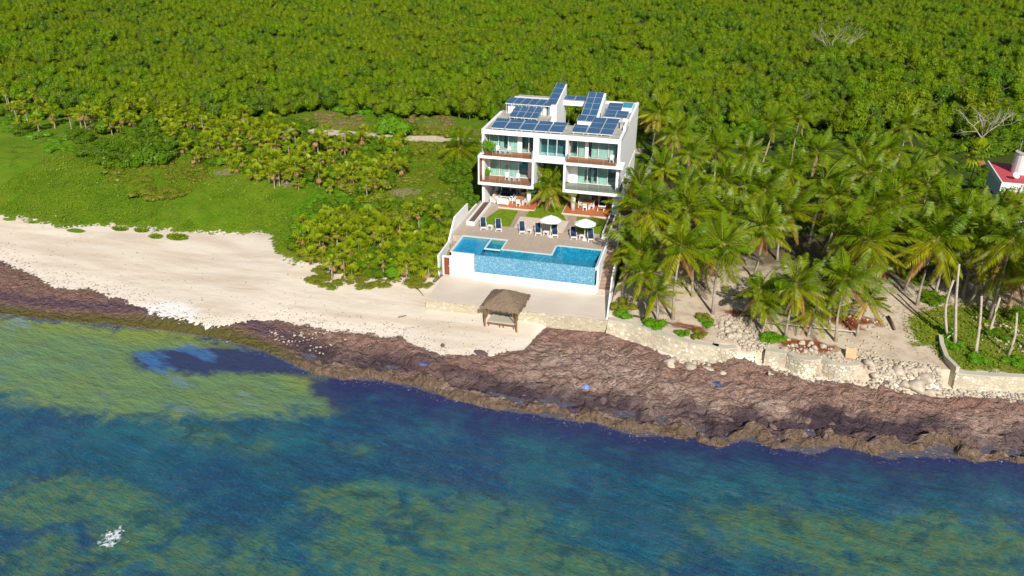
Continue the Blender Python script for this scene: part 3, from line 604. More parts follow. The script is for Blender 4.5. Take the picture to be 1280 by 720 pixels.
# ground floor
for x, y in ((5.96, 1.03), (11.78, .92)):
    MB().tube([(x, y, 0.03), (x, y, 2.985)], .3, 20).build('column', MT['column'], villa, True)
part('terrace_floor', [(2.35, -.62, .004, 7.0, 3.7, .12), (7.0, 1.2, .004, 7.3, 3.7, .118)], wd); part('terrace_floor', [(10.74, -.62, .004, 16.84, 3.9, .12)], wd)
part('terrace_edge', [(2.3, -.72, .002, 7.1, -.622, .16), (7.03, -.62, .002, 7.1, 4.2, .15)], MT['pale_paving']); part('terrace_edge', [(10.62, -.72, .002, 16.9, -.622, .16), (10.62, -.62, .002, 10.738, 3.9, .15)], MT['pale_paving'])
# pots and balcony plants
# ------------------------------------------------------------------ deck, lawns, pool, walls, stairs
dk_ = MB(); dk_.box(-.6, -10.95, -4.2, 17.5, 20.3, 0); dk_.box(6.05, -13.75, -4.2, 12.1, -10.95, 0.0)
deck = tag(dk_.build('pool_deck', MT['stone_deck']), kind='structure')
def flat(name, pts, z0, z1, mat, kind='structure'):
    return tag(MB().prism([tuple(p) for p in pts], z0, z1).build(name, mat), kind=kind)
flat('lawn', [(2.6, -1.15), (5.1, -1.12), (5.35, -6.75), (1.4, -6.6)], .002, .06, MT['lawn'])
flat('lawn', [(7.15, 4.2), (7.15, -.6), (6.45, -.75), (6.42, -2.85), (11.6, -2.84), (11.0, -1.2), (10.58, -.75), (10.58, 4.2)], .002, .06, MT['lawn'])
flat('lawn', [(12.7, -1.13), (16.4, -1.13), (16.55, -6.1), (13.1, -6.0)], .002, .06, MT['lawn'])
flat('patio', [(5.8, -3.0), (12.0, -3.0), (11.95, -6.85), (5.95, -6.75)], .002, .03, MT['pale_paving'])
flat('path', [(5.16, -1.0), (6.38, -.95), (6.38, -2.95), (5.75, -3.0), (5.9, -6.75), (5.42, -6.75)], .002, .022, simple('path_stone', (.4, .31, .24), (.34, .26, .2), 1.5, .9, local=False))
flat('path', [(11.65, -1.0), (12.6, -1.0), (13.0, -6.2), (12.05, -6.8), (12.06, -2.9), (11.66, -2.8)], .002, .022, bpy.data.materials['path_stone'])

pool = empty('swimming_pool', (9, -13, 0), 'L shaped infinity pool with turquoise water and blue mosaic front wall', 'pool')
part('basin', [(.86, -15.6, -1.9, 3.9, -10.96, -.35)], MT['tileshallow'], pool)
part('basin', [(3.9, -15.6, -1.9, 17.3, -10.96, -1.35)], MT['tiledeep'], pool)
part('basin_wall', [(3.9, -10.99, -1.35, 4.25, -10.955, -.02), (12.14, -10.99, -1.35, 17.3, -10.955, -.02), (6.01, -13.78, -1.35, 12.14, -13.755, -.02), (12.105, -13.75, -1.35, 12.135, -10.99, -.02), (6.012, -13.75, -1.35, 6.045, -13.7, -.02)], MT['tiledeep'], pool)
part('spa', [(4.15, -13.85, -1.3, 6.04, -10.962, -.6)], MT['tiledeep'], pool)
part('spa_rim', [(4.12, -13.9, -.12, 4.3, -10.96, .02), (4.3, -13.9, -.12, 6.04, -13.74, .02)], MT['coping'], pool)
part('coping', [(.6, -10.95, -.0, 6.05, -10.7, .035), (12.1, -10.95, 0, 17.5, -10.7, .035), (6.05, -13.75, .0, 12.1, -13.5, .035), (11.9, -13.5, 0, 12.1, -10.95, .035), (6.05, -13.5, 0, 6.2, -10.7, .034)], MT['coping'], pool)
part('coping', [(.6, -15.9, -.4, .86, -10.95, .03), (17.28, -15.64, -.4, 17.5, -10.95, .03)], MT['coping'], pool)
MB().add([(.86, -15.64, -.07), (17.28, -15.64, -.07), (17.28, -10.96, -.07), (.86, -10.96, -.07)], [(0, 1, 2, 3)]).build('water', MT['poolwater'], pool)
part('tile_wall', [(3.55, -15.72, -2.3, 17.3, -15.6, -.075)], MT['tileface'], pool)
part('front_wall', [(.6, -15.9, -4, 3.5, -15.6, -.004)], MT['whiteclean'], pool)
part('wall_recess', [(.95, -15.93, -2.8, 3.3, -15.902, -.55)], MT['whiteclean'], pool)
part('overflow_trough', [(3.4, -16.3, -4, 17.6, -16.18, -1.98), (3.4, -16.18, -4, 17.6, -15.72, -2.25), (3.4, -16.18, -2.25, 3.55, -15.72, -1.98), (17.45, -16.18, -2.25, 17.6, -15.3, -1.98)], MT['whiteclean'], pool)
part('side_wall', [(17.5, -15.8, -4, 17.7, -8.2, .28)], wh, pool)
terr = MB(); terr.prism([(-.15, -15.6), (.0, -22.4), (19.72, -21.85), (19.35, -15.2)], -4.7, -2.97); terr.prism([(17.7, -16.5), (19.3, -16.4), (19.2, -15), (17.7, -15)], -2.969, -2.9)
tag(terr.build('beach_terrace', MT['terrace']), kind='structure')
ts = MB(); 
b = MB().prism([(-.03, -22.55), (19.74, -22.0), (19.74, -21.87), (-.03, -22.42)], -4.9, -2.99)
t_wall = b.build('retaining_wall', MT['terrstone']); tag(t_wall, 'low cream stone retaining wall along the front of the beach terrace', 'wall')
# stairs right and left of the pool
def stairs(name, x0, x1, y0, y1, z0, z1, n, mat, label):
    b = MB()
    for i in range(n):
        a = y0+(y1-y0)*i/n; c2 = y0+(y1-y0)*(i+1)/n; z = z0+(z1-z0)*(i+1)/n
        b.box(x0, min(a, c2), -4, x1, max(a, c2), z)
    return tag(b.build(name, mat), label, 'stairs')
stn = simple('stair_stone', (.38, .27, .2), (.3, .21, .16), 1.5, .9, local=False)
stairs('garden_stairs', 17.72, 19.0, -8.6, -15.0, .0, -2.95, 12, stn, 'brown stone stairs going down beside the right end of the pool')
stairs('garden_stairs', -.55, .58, -9.6, -15.4, .0, -2.9, 11, stn, 'brown stone stairs going down beside the left end of the pool')
tag(MB().box(17.52, -8.6, -3, 19.0, 1.0, -.02).build('path', bpy.data.materials['path_stone']), kind='structure')
gate = empty('beach_door', (.2, -15.7, -2.97), 'brown wooden door in the white wall left of the pool', 'door')
MB().box(-.1, -15.72, -2.9, .55, -15.66, -.75).build('door_leaf', MT['doorwood'], gate)
MB().box(-.28, -15.8, -2.97, -.1, -15.6, -.6).box(-.1, -15.8, -.75, .6, -15.6, -.6).build('frame', wh, gate)
MB().tube([(.45, -15.78, -1.9), (.45, -15.78, -1.7)], .03, 6).build('handle', MT['steel'], gate)
def wallrun(name, pts, th, mat, label, cat='wall', zb=-5):
    """pts: (x, y, top z)"""
    b = MB()
    for p, q in zip(pts[:-1], pts[1:]):
        d = np.array(q[:2])-np.array(p[:2]); d = d/np.linalg.norm(d); n2 = np.array([-d[1], d[0]])*th/2
        P, Q = np.array(p[:2]), np.array(q[:2])
        b.prism([tuple(P+n2), tuple(P-n2), tuple(Q-n2), tuple(Q+n2)], zb, [p[2], p[2], q[2], q[2]])
    return tag(b.build(name, mat), label, cat)
wallrun('boundary_wall', [(-.8, .1, -.0), (-.8, -4.0, .1), (-.8, -4.01, 1.5), (-.8, -9.3, 1.7), (-.8, -11.9, -.5), (-.8, -15.7, -.65)], .18, wh, 'white stepped boundary wall left of the pool, next to the scrub')
wallrun('boundary_wall', [(17.9, .0, .65), (18.6, -6.0, .5), (19.1, -12.0, .1), (19.15, -15.5, -1.2), (19.62, -21.8, -2.7)], .16, wh, 'thin white boundary wall running down beside the palms right of the stairs')
wallrun('boundary_wall', [(19.3, 2.2, 1.6), (19.6, 14, 1.7), (19.9, 26, 1.8)], .16, MT['cap'], 'grey garden wall behind the villa corner beside the palms')
pl = empty('planter', (.4, -3, 0), 'long white planter with dark soil left of the lawn', 'planter')
MB().box(.1, -7.4, 0.002, .25, .2, .5).box(1.0, -7.4, .002, 1.12, .2, .4).box(.25, -7.4, .002, 1.0, -7.25, .45).build('planter_wall', wh, pl)
MB().box(.25, -7.25, .003, 1.0, .2, .3).build('soil', MT['soil'], pl)
pl = empty('planter', (17, -4, 0), 'long white planter with dark soil right of the lawn', 'planter')
MB().box(16.75, -7.6, .002, 16.88, -.6, .75).box(17.4, -7.6, .002, 17.52, -.6, .6).box(16.88, -7.6, .002, 17.4, -7.45, .7).build('planter_wall', wh, pl)
MB().box(16.88, -7.45, .003, 17.4, -.6, .5).build('soil', MT['soil'], pl)

# ------------------------------------------------------------------ furniture
def cyl_leg(b, x, y, z0, z1, r=.03): b.box(x-r, y-r, z0, x+r, y+r, z1)
def make_lounger():
    r = empty('sun_lounger', (0, 0, 0))
    f = MB(); f.box(-.36, -.95, .26, -.29, .95, .34); f.box(.29, -.95, .26, .36, .95, .34); f.box(-.29, -.95, .262, .29, -.87, .338); f.box(-.29, .87, .262, .29, .95, .338)
    for i in range(6): f.box(-.29, -.75+i*.24, .28, .29, -.62+i*.24, .325)
    f.box(-.42, -.1, .5, -.34, .5, .55); f.box(.34, -.1, .5, .42, .5, .55); f.box(-.4, .0, .34, -.36, .06, .5); f.box(.36, .0, .34, .4, .06, .5)
    f.build('frame', MT['whiteclean'], r)
    for sx in (-1, 1):
        for sy in (-1, 1): MB().box(sx*.325-.04, sy*.8-.04, 0, sx*.325+.04, sy*.8+.04, .26).build('leg', MT['whiteclean'], r)
    MB().box(-.3, -.62, .345, .3, .2, .43).build('seat_cushion', MT['navy'], r)
    b = MB(); b.add([(-.3, .2, .38), (.3, .2, .38), (.3, .85, .95), (-.3, .85, .95), (-.3, .14, .45), (.3, .14, .45), (.3, .79, 1.02), (-.3, .79, 1.02)], [(3, 2, 1, 0), (4, 5, 6, 7), (0, 1, 5, 4), (1, 2, 6, 5), (2, 3, 7, 6), (3, 0, 4, 7)])
    b.build('back_cushion', MT['navy'], r)
    b = MB(); b.tube([(-.33, .2, .33), (-.33, .9, .96)], .03, 4); b.tube([(.33, .2, .33), (.33, .9, .96)], .03, 4); b.tube([(-.33, .9, .96), (.33, .9, .96)], .03, 4); b.tube([(-.3, .88, .32), (-.3, .72, .78)], .02, 4); b.tube([(.3, .88, .32), (.3, .72, .78)], .02, 4); b.build('back_frame', MT['whiteclean'], r)
    return r
proto = make_lounger()
LL = ['white lounger with navy cushion, left of the pair before the left lawn', 'white lounger with navy cushion, right of the pair before the left lawn',
      'white lounger with navy cushion at the left corner of the pale patio', 'white lounger with navy cushion under the umbrella, middle of the patio three', 'white lounger with navy cushion at the right corner of the pale patio, tilted most',
      'white lounger with navy cushion before the right lawn, left of its table', 'white lounger with navy cushion before the right lawn, rightmost of all loungers']
for i, (x, y, a) in enumerate([(2.3, -7.7, 8), (4.2, -7.7, 6), (7.15, -7.7, 4), (9.1, -7.7, 3), (11.15, -7.75, -1), (13.4, -7.8, 2), (15.5, -7.9, -2)]):
    o = proto if i == 0 else copy_tree(proto)
    o.location = (x, y, .002); o.rotation_euler.z = R(14+a*.5); tag(o, LL[i], 'lounger', 'sun loungers facing the pool')
t = empty('side_table', (0, 0, 0))
MB().box(-.28, -.25, .42, .28, .25, .47).build('table_top', MT['whiteclean'], t)
for sx in (-1, 1):
    for sy in (-1, 1): MB().box(sx*.24-.03, sy*.21-.03, 0, sx*.24+.03, sy*.21+.03, .42).build('leg', MT['whiteclean'], t)
for i, (x, y, lb) in enumerate([(3.22, -7.95, 'small white side table between the two loungers of the left pair'), (8.1, -8.0, 'small white side table between the left and middle patio loungers'), (10.15, -8.05, 'small white side table between the middle and right patio loungers'), (14.5, -8.1, 'small white side table between the two loungers before the right lawn')]):
    o = t if i == 0 else copy_tree(t); o.location = (x, y, .002); o.rotation_euler.z = R(-4); tag(o, lb, 'side table', 'side tables between loungers')
def make_umbrella():
    r = empty('patio_umbrella', (0, 0, 0))
    MB().tube([(0, 0, 0), (0, 0, 2.72)], .035, 8).build('pole', MT['whiteclean'], r)
    MB().tube([(0, 0, 0), (0, 0, .1)], .28, 12).build('base', MT['whiteclean'], r)
    n = 8; b = MB(); vs = [(0, 0, 2.68)]; fs = []
    for k, (rr, zz) in enumerate(((.68, 2.42), (1.3, 2.08))):
        for i in range(n*2):
            a = math.pi*i/n+.2; q = rr*(1 if i % 2 == 0 else .955); vs.append((q*math.cos(a), q*math.sin(a), zz+(0 if i % 2 == 0 else -.03)))
    N = 2*n
    fs += [(0, 1+i, 1+(i+1) % N) for i in range(N)]+[(1+i, 1+N+i, 1+N+(i+1) % N, 1+(i+1) % N) for i in range(N)]
    b.add(vs, fs); cnp = b.build('canopy', MT['canopy'], r)
    so = cnp.modifiers.new('thick', 'SOLIDIFY'); so.thickness = .015
    rb = MB()
    for i in range(n):
        a = 2*math.pi*i/n+.2; rb.tube([(0, 0, 2.2), (.8*math.cos(a), .8*math.sin(a), 2.36)], .012, 4)
    rb.build('ribs', MT['whiteclean'], r); return r
um = make_umbrella()
for i, (x, y, lb) in enumerate([(10.75, -8.35, 'white patio umbrella open over the pale patio loungers'), (14.85, -8.4, 'white patio umbrella open in front of the right lawn')]):
    o = um if i == 0 else copy_tree(um); o.location = (x, y, .002); o.rotation_euler.z = i*.3; tag(o, lb, 'umbrella', 'open white umbrellas')
def make_chair(cush=None):
    r = empty('dining_chair', (0, 0, 0))
    MB().box(-.24, -.24, .4, .24, .24, .46).build('seat', cush or MT['whiteclean'], r)
    b = MB(); 
    for i in range(5): b.box(-.22+i*.1, .2, .46, -.16+i*.1, .24, .92)
    b.box(-.24, .195, .88, .24, .245, .95); b.build('backrest', MT['whiteclean'], r)
    for sx in (-1, 1):
        for sy in (-1, 1): MB().box(sx*.21-.03, sy*.21-.03, 0, sx*.21+.03, sy*.21+.03, .4).build('leg', MT['whiteclean'], r)
    b = MB(); b.box(-.27, -.22, .6, -.2, .22, .65); b.box(.2, -.22, .6, .27, .22, .65); b.build('armrest', MT['whiteclean'], r); return r
chair = make_chair()
def make_table(w, d, nm='dining_table'):
    r = empty(nm, (0, 0, 0)); MB().box(-w/2, -d/2, .7, w/2, d/2, .76).build('table_top', MT['teak'], r)
    for sx in (-1, 1):
        for sy in (-1, 1): MB().box(sx*(w/2-.08)-.05, sy*(d/2-.08)-.05, 0, sx*(w/2-.08)+.05, sy*(d/2-.08)+.05, .7).build('leg', MT['whiteclean'], r)
    return r
first = [True]
def put_chair(x, y, z, a, lb, g):
    o = chair if first[0] else copy_tree(chair); first[0] = False
    o.location = (x, y, z); o.rotation_euler.z = R(a); tag(o, lb, 'chair', g)
tb = make_table(1.0, 1.7); tb.location = (4.75, 1.5, .122); tag(tb, 'teak dining table with white legs on the left terrace', 'table')
for k, (dx, dy, a, w) in enumerate([(-.75, .45, 90, 'back left'), (-.75, -.4, 90, 'front left'), (.75, .45, -90, 'back right'), (.75, -.4, -90, 'front right'), (0, -1.15, 180, 'seaward'), (0, 1.15, 0, 'glass door')]):
    put_chair(4.75+dx, 1.5+dy, .122, a, f'white chair at the {w} side of the left terrace table', 'chairs around the left terrace table')
tb = copy_tree(tb); tb.location = (13.3, 2.3, .122); tb.rotation_euler.z = R(2); tag(tb, 'teak dining table with white legs on the right terrace', 'table')
for k, (dx, dy, a, w) in enumerate([(-.75, .45, 90, 'back left'), (-.75, -.4, 90, 'front left'), (.75, .45, -90, 'back right'), (.75, -.4, -90, 'front right'), (0, -1.15, 180, 'seaward')]):
    put_chair(13.3+dx, 2.3+dy, .122, a, f'white chair at the {w} side of the right terrace table', 'chairs around the right terrace table')
def make_sofa(w, cush, nm='sofa'):
    r = empty(nm, (0, 0, 0)); b = MB(); b.box(-w/2, -.4, .12, w/2, .4, .3); b.box(-w/2, .32, .3, w/2, .4, .75); b.box(-w/2, -.4, .3, -w/2+.08, .32, .55); b.box(w/2-.08, -.4, .3, w/2, .32, .55); b.build('frame', MT['whiteclean'], r)
    for sx in (-1, 1):
        for sy in (-1, 1): MB().box(sx*(w/2-.08)-.04, sy*.33-.04, 0, sx*(w/2-.08)+.04, sy*.33+.04, .12).build('leg', MT['whiteclean'], r)
    n = max(1, int(w/.7)); q = (w-.2)/n
    for i in range(n): MB().box(-w/2+.1+i*q+.01, -.38, .3, -w/2+.1+(i+1)*q-.01, .15, .46).build('seat_cushion', cush, r)
    for i in range(n): MB().box(-w/2+.1+i*q+.01, .16, .36, -w/2+.1+(i+1)*q-.01, .315, .85).build('back_cushion', cush, r)
    return r
s = make_sofa(2.3, MT['navy']); s.location = (2.75, 3.0, .122); tag(s, 'white sofa with navy cushions against the left terrace glass', 'sofa')
s = make_sofa(.85, MT['beigecush'], 'armchair'); s.location = (1.35, 1.1, .01); s.rotation_euler.z = R(60); tag(s, 'beige cushioned armchair nearest the white wall on the left terrace', 'armchair', 'terrace armchairs')
s = copy_tree(s); s.location = (1.35, 2.3, .01); s.rotation_euler.z = R(80); tag(s, 'beige cushioned armchair beside the navy sofa on the left terrace', 'armchair', 'terrace armchairs')
s = make_sofa(.85, MT['navy'], 'armchair'); s.location = (3.6, 1.9, .122); s.rotation_euler.z = R(-90); tag(s, 'white armchair with navy seat beside the left coffee table', 'armchair', 'terrace armchairs')
s = make_sofa(1.0, MT['navy'], 'armchair'); s.location = (15.3, 2.9, .122); tag(s, 'white armchair with navy cushions against the right terrace glass', 'armchair', 'terrace armchairs')
c1 = make_table(1.0, .7, 'coffee_table'); c1.scale = (1, 1, .55); c1.location = (2.6, 1.7, .122); tag(c1, 'low white legged coffee table before the navy sofa', 'coffee table')
c1 = copy_tree(c1); c1.scale = (.9, .9, .55); c1.location = (15.3, 1.5, .122); tag(c1, 'low white legged coffee table on the right terrace', 'coffee table')
c1 = make_sofa(1.5, MT['whiteclean'], 'bench'); c1.location = (2.7, .55, .122); c1.rotation_euler.z = R(180); tag(c1, 'white slatted bench facing the navy sofa on the left terrace', 'bench')
# balcony furniture
for x, y, z, a, lb in ((1.9, .6, 6.862, 20, 'white chair on the upper left balcony nearest the planter'), (3.3, .6, 6.862, -15, 'white chair on the upper left balcony away from the planter'), (3.1, .7, 3.382, 10, 'left white chair on the lower left balcony'), (4.5, .7, 3.382, -10, 'right white chair on the lower left balcony'), (16.4, .5, 6.862, 0, 'white chair on the upper right balcony')):
    put_chair(x, y, z, a, lb, 'balcony chairs')
st_ = copy_tree(t); st_.location = (2.6, .5, 6.862); tag(st_, 'small white table between chairs on the upper left balcony', 'side table')
st_ = copy_tree(t); st_.location = (3.8, .6, 3.382); tag(st_, 'small white table between chairs on the lower left balcony', 'side table')
# ------------------------------------------------------------------ thatched hut on the beach
hx, hy, hzz = 8.95, -22.75, -4.35
hut = empty('thatched_hut', (hx, hy, hzz), 'square thatched palapa on log posts in front of the beach terrace', 'palapa')
yawh = R(-3)
def hp(a, c, z): return (hx+a*math.cos(yawh)-c*math.sin(yawh), hy+a*math.sin(yawh)+c*math.cos(yawh), hzz+z)
r2 = np.random.default_rng(3)
N = 15; A = 2.1; b = MB(); vs = []; fs = []
for j in range(N+1):
    for i in range(N+1):
        a, c = -A+2*A*i/N, -A+2*A*j/N
        q = max(abs(a), abs(c))/A; rr = (a*a+c*c)**.5/A
        q = .75*q+.25*min(rr, 1.25)
        z = 3.95-1.15*q+.025*r2.normal()*(.3+q)
        if max(abs(a), abs(c)) > A*.99: z -= .1+.12*r2.random(); a *= 1+.03*r2.normal(); c *= 1+.03*r2.normal()
        k = 1-.07*(abs(a)*abs(c)/(A*A))**2
        vs.append(hp(a*k, c*k, z))
top = len(vs)
vs += [(x, y, z-.2-.06*r2.random()) for x, y, z in vs]
for j in range(N):
    for i in range(N):
        p = j*(N+1)+i; fs += [(p, p+1, p+N+2, p+N+1), (top+p, top+p+N+1, top+p+N+2, top+p+1)]
for i in range(N):
    for p, q in ((i, i+1), (N*(N+1)+i+1, N*(N+1)+i), ((i+1)*(N+1), i*(N+1)), (i*(N+1)+N, (i+1)*(N+1)+N)):
        fs.append((p, top+p, top+q, q))
b.add(vs, fs).build('thatch_roof', MT['thatch'], hut)
b = MB()
for i in range(260):
    e = r2.integers(4); u = r2.uniform(-A, A); o = A*.98
    a, c = [(u, -o), (u, o), (-o, u), (o, u)][e]; dx, dy = [(0, -.12), (0, .12), (-.12, 0), (.12, 0)][e]; w = .09
    px, py = (w, 0) if e < 2 else (0, w); z = 2.68+.06*r2.normal(); L = .18+.15*r2.random()
    b.add([hp(a-px, c-py, z), hp(a+px, c+py, z), hp(a+dx+px*.4, c+dy+py*.4, z-L), hp(a+dx-px*.4, c+dy-py*.4, z-L)], [(0, 1, 2, 3)])
b.build('thatch_fringe', MT['thatch'], hut)
for sx in (-1, 1):
    for sy in (-1, 1):
        MB().tube([hp(sx*1.75, sy*1.7, -.3), hp(sx*1.72, sy*1.68, 1.2), hp(sx*1.62, sy*1.6, 2.85)], [.1, .09, .08], 8).build('post', MT['post'], hut)
        MB().tube([hp(sx*1.72, sy*1.68, .9), hp(sx*1.1, sy*1.65, 2.3)], .055, 6).tube([hp(sx*1.72, sy*1.68, .9), hp(sx*1.68, sy*1.0, 2.3)], .055, 6).build('brace', MT['post'], hut)
b = MB(); b.tube([hp(-1.7, -1.6, 2.75), hp(1.7, -1.6, 2.75)], .07, 6); b.tube([hp(-1.7, 1.6, 2.75), hp(1.7, 1.6, 2.75)], .07, 6); b.tube([hp(-1.62, -1.7, 2.75), hp(-1.62, 1.7, 2.75)], .07, 6); b.tube([hp(1.62, -1.7, 2.75), hp(1.62, 1.7, 2.75)], .07, 6); b.build('roof_beam', MT['post'], hut)
bedt = empty('day_bed', hp(-.1, -.3, 0), 'grey topped wooden day bed under the thatched hut', 'day bed')
MB().box(hx-1.5, hy-1.45, hzz+.62, hx+1.3, hy+.5, hzz+.75).build('bed_top', MT['cap'], bedt)
f = MB(); f.box(hx-1.55, hy-1.52, hzz+.5, hx+1.35, hy-1.452, hzz+.64); f.build('rail', MT['post'], bedt)
for x in (-1.45, -.25, .15, 1.25):
    for y in (-1.42, .4): MB().tube([(hx+x, hy+y, hzz-.1), (hx+x, hy+y, hzz+.6)], .06, 6).build('leg', MT['post'], bedt)

# ------------------------------------------------------------------ sea walls
def seawall(pts, mat, label, bow=0.0, zt=-2.85, zb=-4.9, th=.55, lean=.35, k=8):
    """stone wall with a concrete cap along pts, the outer face leaning out towards the sea"""
    P = [np.array(p, float) for p in pts]
    if bow:
        a, c = P[0], P[-1]; d = c-a; n2 = np.array([d[1], -d[0]])/np.linalg.norm(d)
        P = [a+d*t+n2*bow*math.sin(math.pi*t) for t in np.linspace(0, 1, k+1)]
    root = empty('sea_wall', (*(P[0]), zb), label, 'sea wall')
    b, cp = MB(), MB(); n = len(P); nr = []
    for i in range(n):
        d = P[min(i+1, n-1)]-P[max(i-1, 0)]; d = d/np.linalg.norm(d); nr.append(np.array([d[1], -d[0]]))
    vs = []
    for p, q in zip(P, nr):
        vs += [(*(p+q*lean), zb), (*p, zt-.12), (*(p-q*th), zt-.12), (*(p-q*th), zb)]
    fs = [(4*i+j, 4*i+4+j, 4*i+4+(j+1) % 4, 4*i+(j+1) % 4) for i in range(n-1) for j in range(4)]
    b.add(vs, [tuple(f[::-1]) for f in fs]+[(0, 1, 2, 3), (4*n-1, 4*n-2, 4*n-3, 4*n-4)]).build('stone_face', mat, root)
    vs = []
    for p, q in zip(P, nr):
        a = p+q*.05; c = p-q*(th+.05)
        vs += [(*a, zt-.119), (*a, zt), (*c, zt), (*c, zt-.119)]
    cp.add(vs, [tuple(f[::-1]) for f in fs]+[(0, 1, 2, 3), (4*n-1, 4*n-2, 4*n-3, 4*n-4)]).build('concrete_cap', MT['cap'], root)
    return root
def gp(u, v, z=-2.85): return tuple(G(u, v, z)[:2])
seawall([(19.75, -21.95), (22.3, -22.35), (24.0, -23.0)], MT['seawall'], 'sloping grey capped sea wall starting at the right end of the beach terrace', lean=.9)
seawall([(24.02, -23.0), (26.2, -24.0), (28.4, -24.7), (31.0, -24.9)], MT['seawall'], 'long plain sea wall in front of the low green shrubs', lean=.7)
seawall([gp(890, 430), gp(922, 434)], MT['seawall_b'], 'short rounded stone bastion beside the rubble pile', bow=.45, lean=.25)
seawall([gp(957, 438), gp(984, 442)], MT['seawall'], 'short plain concrete faced sea wall left of the two bowed stone walls', lean=.1, th=.7)
seawall([gp(985, 441), gp(1027, 448)], MT['seawall_b'], 'left of two bowed walls of round white stones', bow=.75, lean=.2, th=.45)
seawall([gp(1028, 448), gp(1076, 455)], MT['seawall_b'], 'right of two bowed walls of round white stones', bow=.75, lean=.2, th=.45)
seawall([gp(1077, 456), gp(1104, 461)], MT['seawall'], 'low broken end of sea wall beside the rubble gap', lean=.4, zt=-3.1)
seawall([(52.3, -17.6), (52.05, -19.5), (52.0, -22.0), (52.6, -24.0)], MT['cap'], 'curved grey wing wall running back through the green plants', th=.3, lean=.05, zt=-2.3)
seawall([(52.65, -24.1), (55, -23.9), (58.5, -23.3), (66, -22.0), (80, -19.4), (110, -15)], MT['seawall'], 'long straight stone sea wall at the right with plastic litter below', lean=.35)

# ------------------------------------------------------------------ rocks and rubble
def ico(sub=2):
    import bmesh
    bm = bmesh.new(); bmesh.ops.create_icosphere(bm, subdivisions=sub, radius=1)
    V = np.array([v.co[:] for v in bm.verts]); F = np.array([[v.index for v in f.verts] for f in bm.faces]); bm.free(); return V, F
ICO1, ICO2 = ico(1), ico(2)
def rock_shape(rg, base=ICO2, rough=.25):
    V, F = base; V = V.copy()
    for _ in range(7):
        n = rg.normal(size=3); n /= np.linalg.norm(n); d = V@n; cut = rg.uniform(.45, .8); V = V-np.outer(np.clip(d-cut, 0, None), n)
    V = V*(1+rough*.4*rg.normal(size=(len(V), 1))*.3); V = V*rg.uniform([.8, .7, .5], [1.3, 1.0, .8]); return V
rr_ = np.random.default_rng(11)
rock_me = [np_mesh('boulder', rock_shape(rr_), ICO2[1], MT['rock']) for _ in range(6)]
dark_me = [np_mesh('boulder', rock_shape(rr_), ICO2[1], MT['darkrock']) for _ in range(4)]
def put_rock(u, v, s, mesh, label, cat='rock', group=None, zoff=-.15):
    p = ground_pt(u, v); o = bpy.data.objects.new('boulder', mesh); LINK(o); o.location = (p[0], p[1], p[2]+s*.25+zoff*s)
    o.scale = (s, s, s); o.rotation_euler = (rr_.uniform(-.4, .4), rr_.uniform(-.4, .4), rr_.uniform(0, 6)); return tag(o, label, cat, group)
gR = 'pale boulders at the broken sea wall'; gP = 'pale boulders of the rubble pile'
for u, v, s in ((1082,474,.75),(1090,482,.5),(1118,480,.6),(1128,488,.95),(1145,490,1.0),(1155,486,.8),(1138,480,.6),(1108,472,.5),(1120,468,.45),(1099,466,.4),(1160,494,.6),(1172,487,.5),(1176,497,.45),(1150,472,.5),(1135,470,.4),(1113,486,.45),(1147,479,.55),(1166,478,.4)):
    put_rock(u, v, s, rock_me[rr_.integers(6)], 'pale limestone boulder heaped in the gap of the sea wall before the wing wall', group=gR)
for i in range(46):
    t = rr_.random(); u = 896+rr_.normal()*9+t*42; v = 400+rr_.normal()*5+t*32-(u-915)*.08
    put_rock(u, v, rr_.uniform(.22, .5), rock_me[rr_.integers(6)], 'pale limestone block in the rubble pile behind the rounded bastion', group=gP)
for i in range(26):
    u = 1018+rr_.normal()*26; v = 441+rr_.normal()*5+(u-1018)*.1
    put_rock(u, v, rr_.uniform(.18, .42), rock_me[rr_.integers(6)], 'pale limestone block on the reddish litter behind the bowed walls', group='pale stones behind the bowed walls')
for u, v, s, lb in ((838,456,.9,'big white rock slab left of the boulder heap under the plain sea wall'),(862,459,.8,'white rock slab below the middle of the plain sea wall'),(886,464,1.0,'broad white rock slab at the foot of the rounded bastion'),(962,468,.35,'small cream rock below the plain concrete wall'),(976,455,.5,'tan round boulder against the plain concrete wall'),(902,468,.5,'cream rock at the right end of the white slabs')):
    put_rock(u, v, s, rock_me[rr_.integers(6)], lb)
for i in range(60):
    x = rr_.uniform(2, 62); y = yW(x)+rr_.uniform(1.0, 8); s = rr_.uniform(.15, .55)*(1 if rr_.random() < .8 else 1.6); z = hz1(x, y)
    o = bpy.data.objects.new('boulder', dark_me[rr_.integers(4)]); LINK(o); o.location = (x, y, z+.0); o.scale = (s*1.4, s, s*.6); o.rotation_euler = (rr_.uniform(-.3, .3), rr_.uniform(-.3, .3), rr_.uniform(0, 6))
    tag(o, 'dark brown boulder half buried in the rocky shore shelf', 'rock', 'brown boulders of the shore shelf')
def merged(name, items, base, mats, label=None, kind='stuff', shape=True):
    Vs, Fs = [], []; o = 0
    for (x, y, z, s) in items:
        V = rock_shape(rr_, base); a = rr_.uniform(0, 6); c_, s_ = math.cos(a), math.sin(a)
        V = np.stack([V[:, 0]*c_-V[:, 1]*s_, V[:, 0]*s_+V[:, 1]*c_, V[:, 2]], -1)*s+np.array([x, y, z]); Vs.append(V); Fs.append(base[1]+o); o += len(V)
    return tag(obj(name, np_mesh(name, np.concatenate(Vs), np.concatenate(Fs), mats)), label, None, None, kind)
it = []
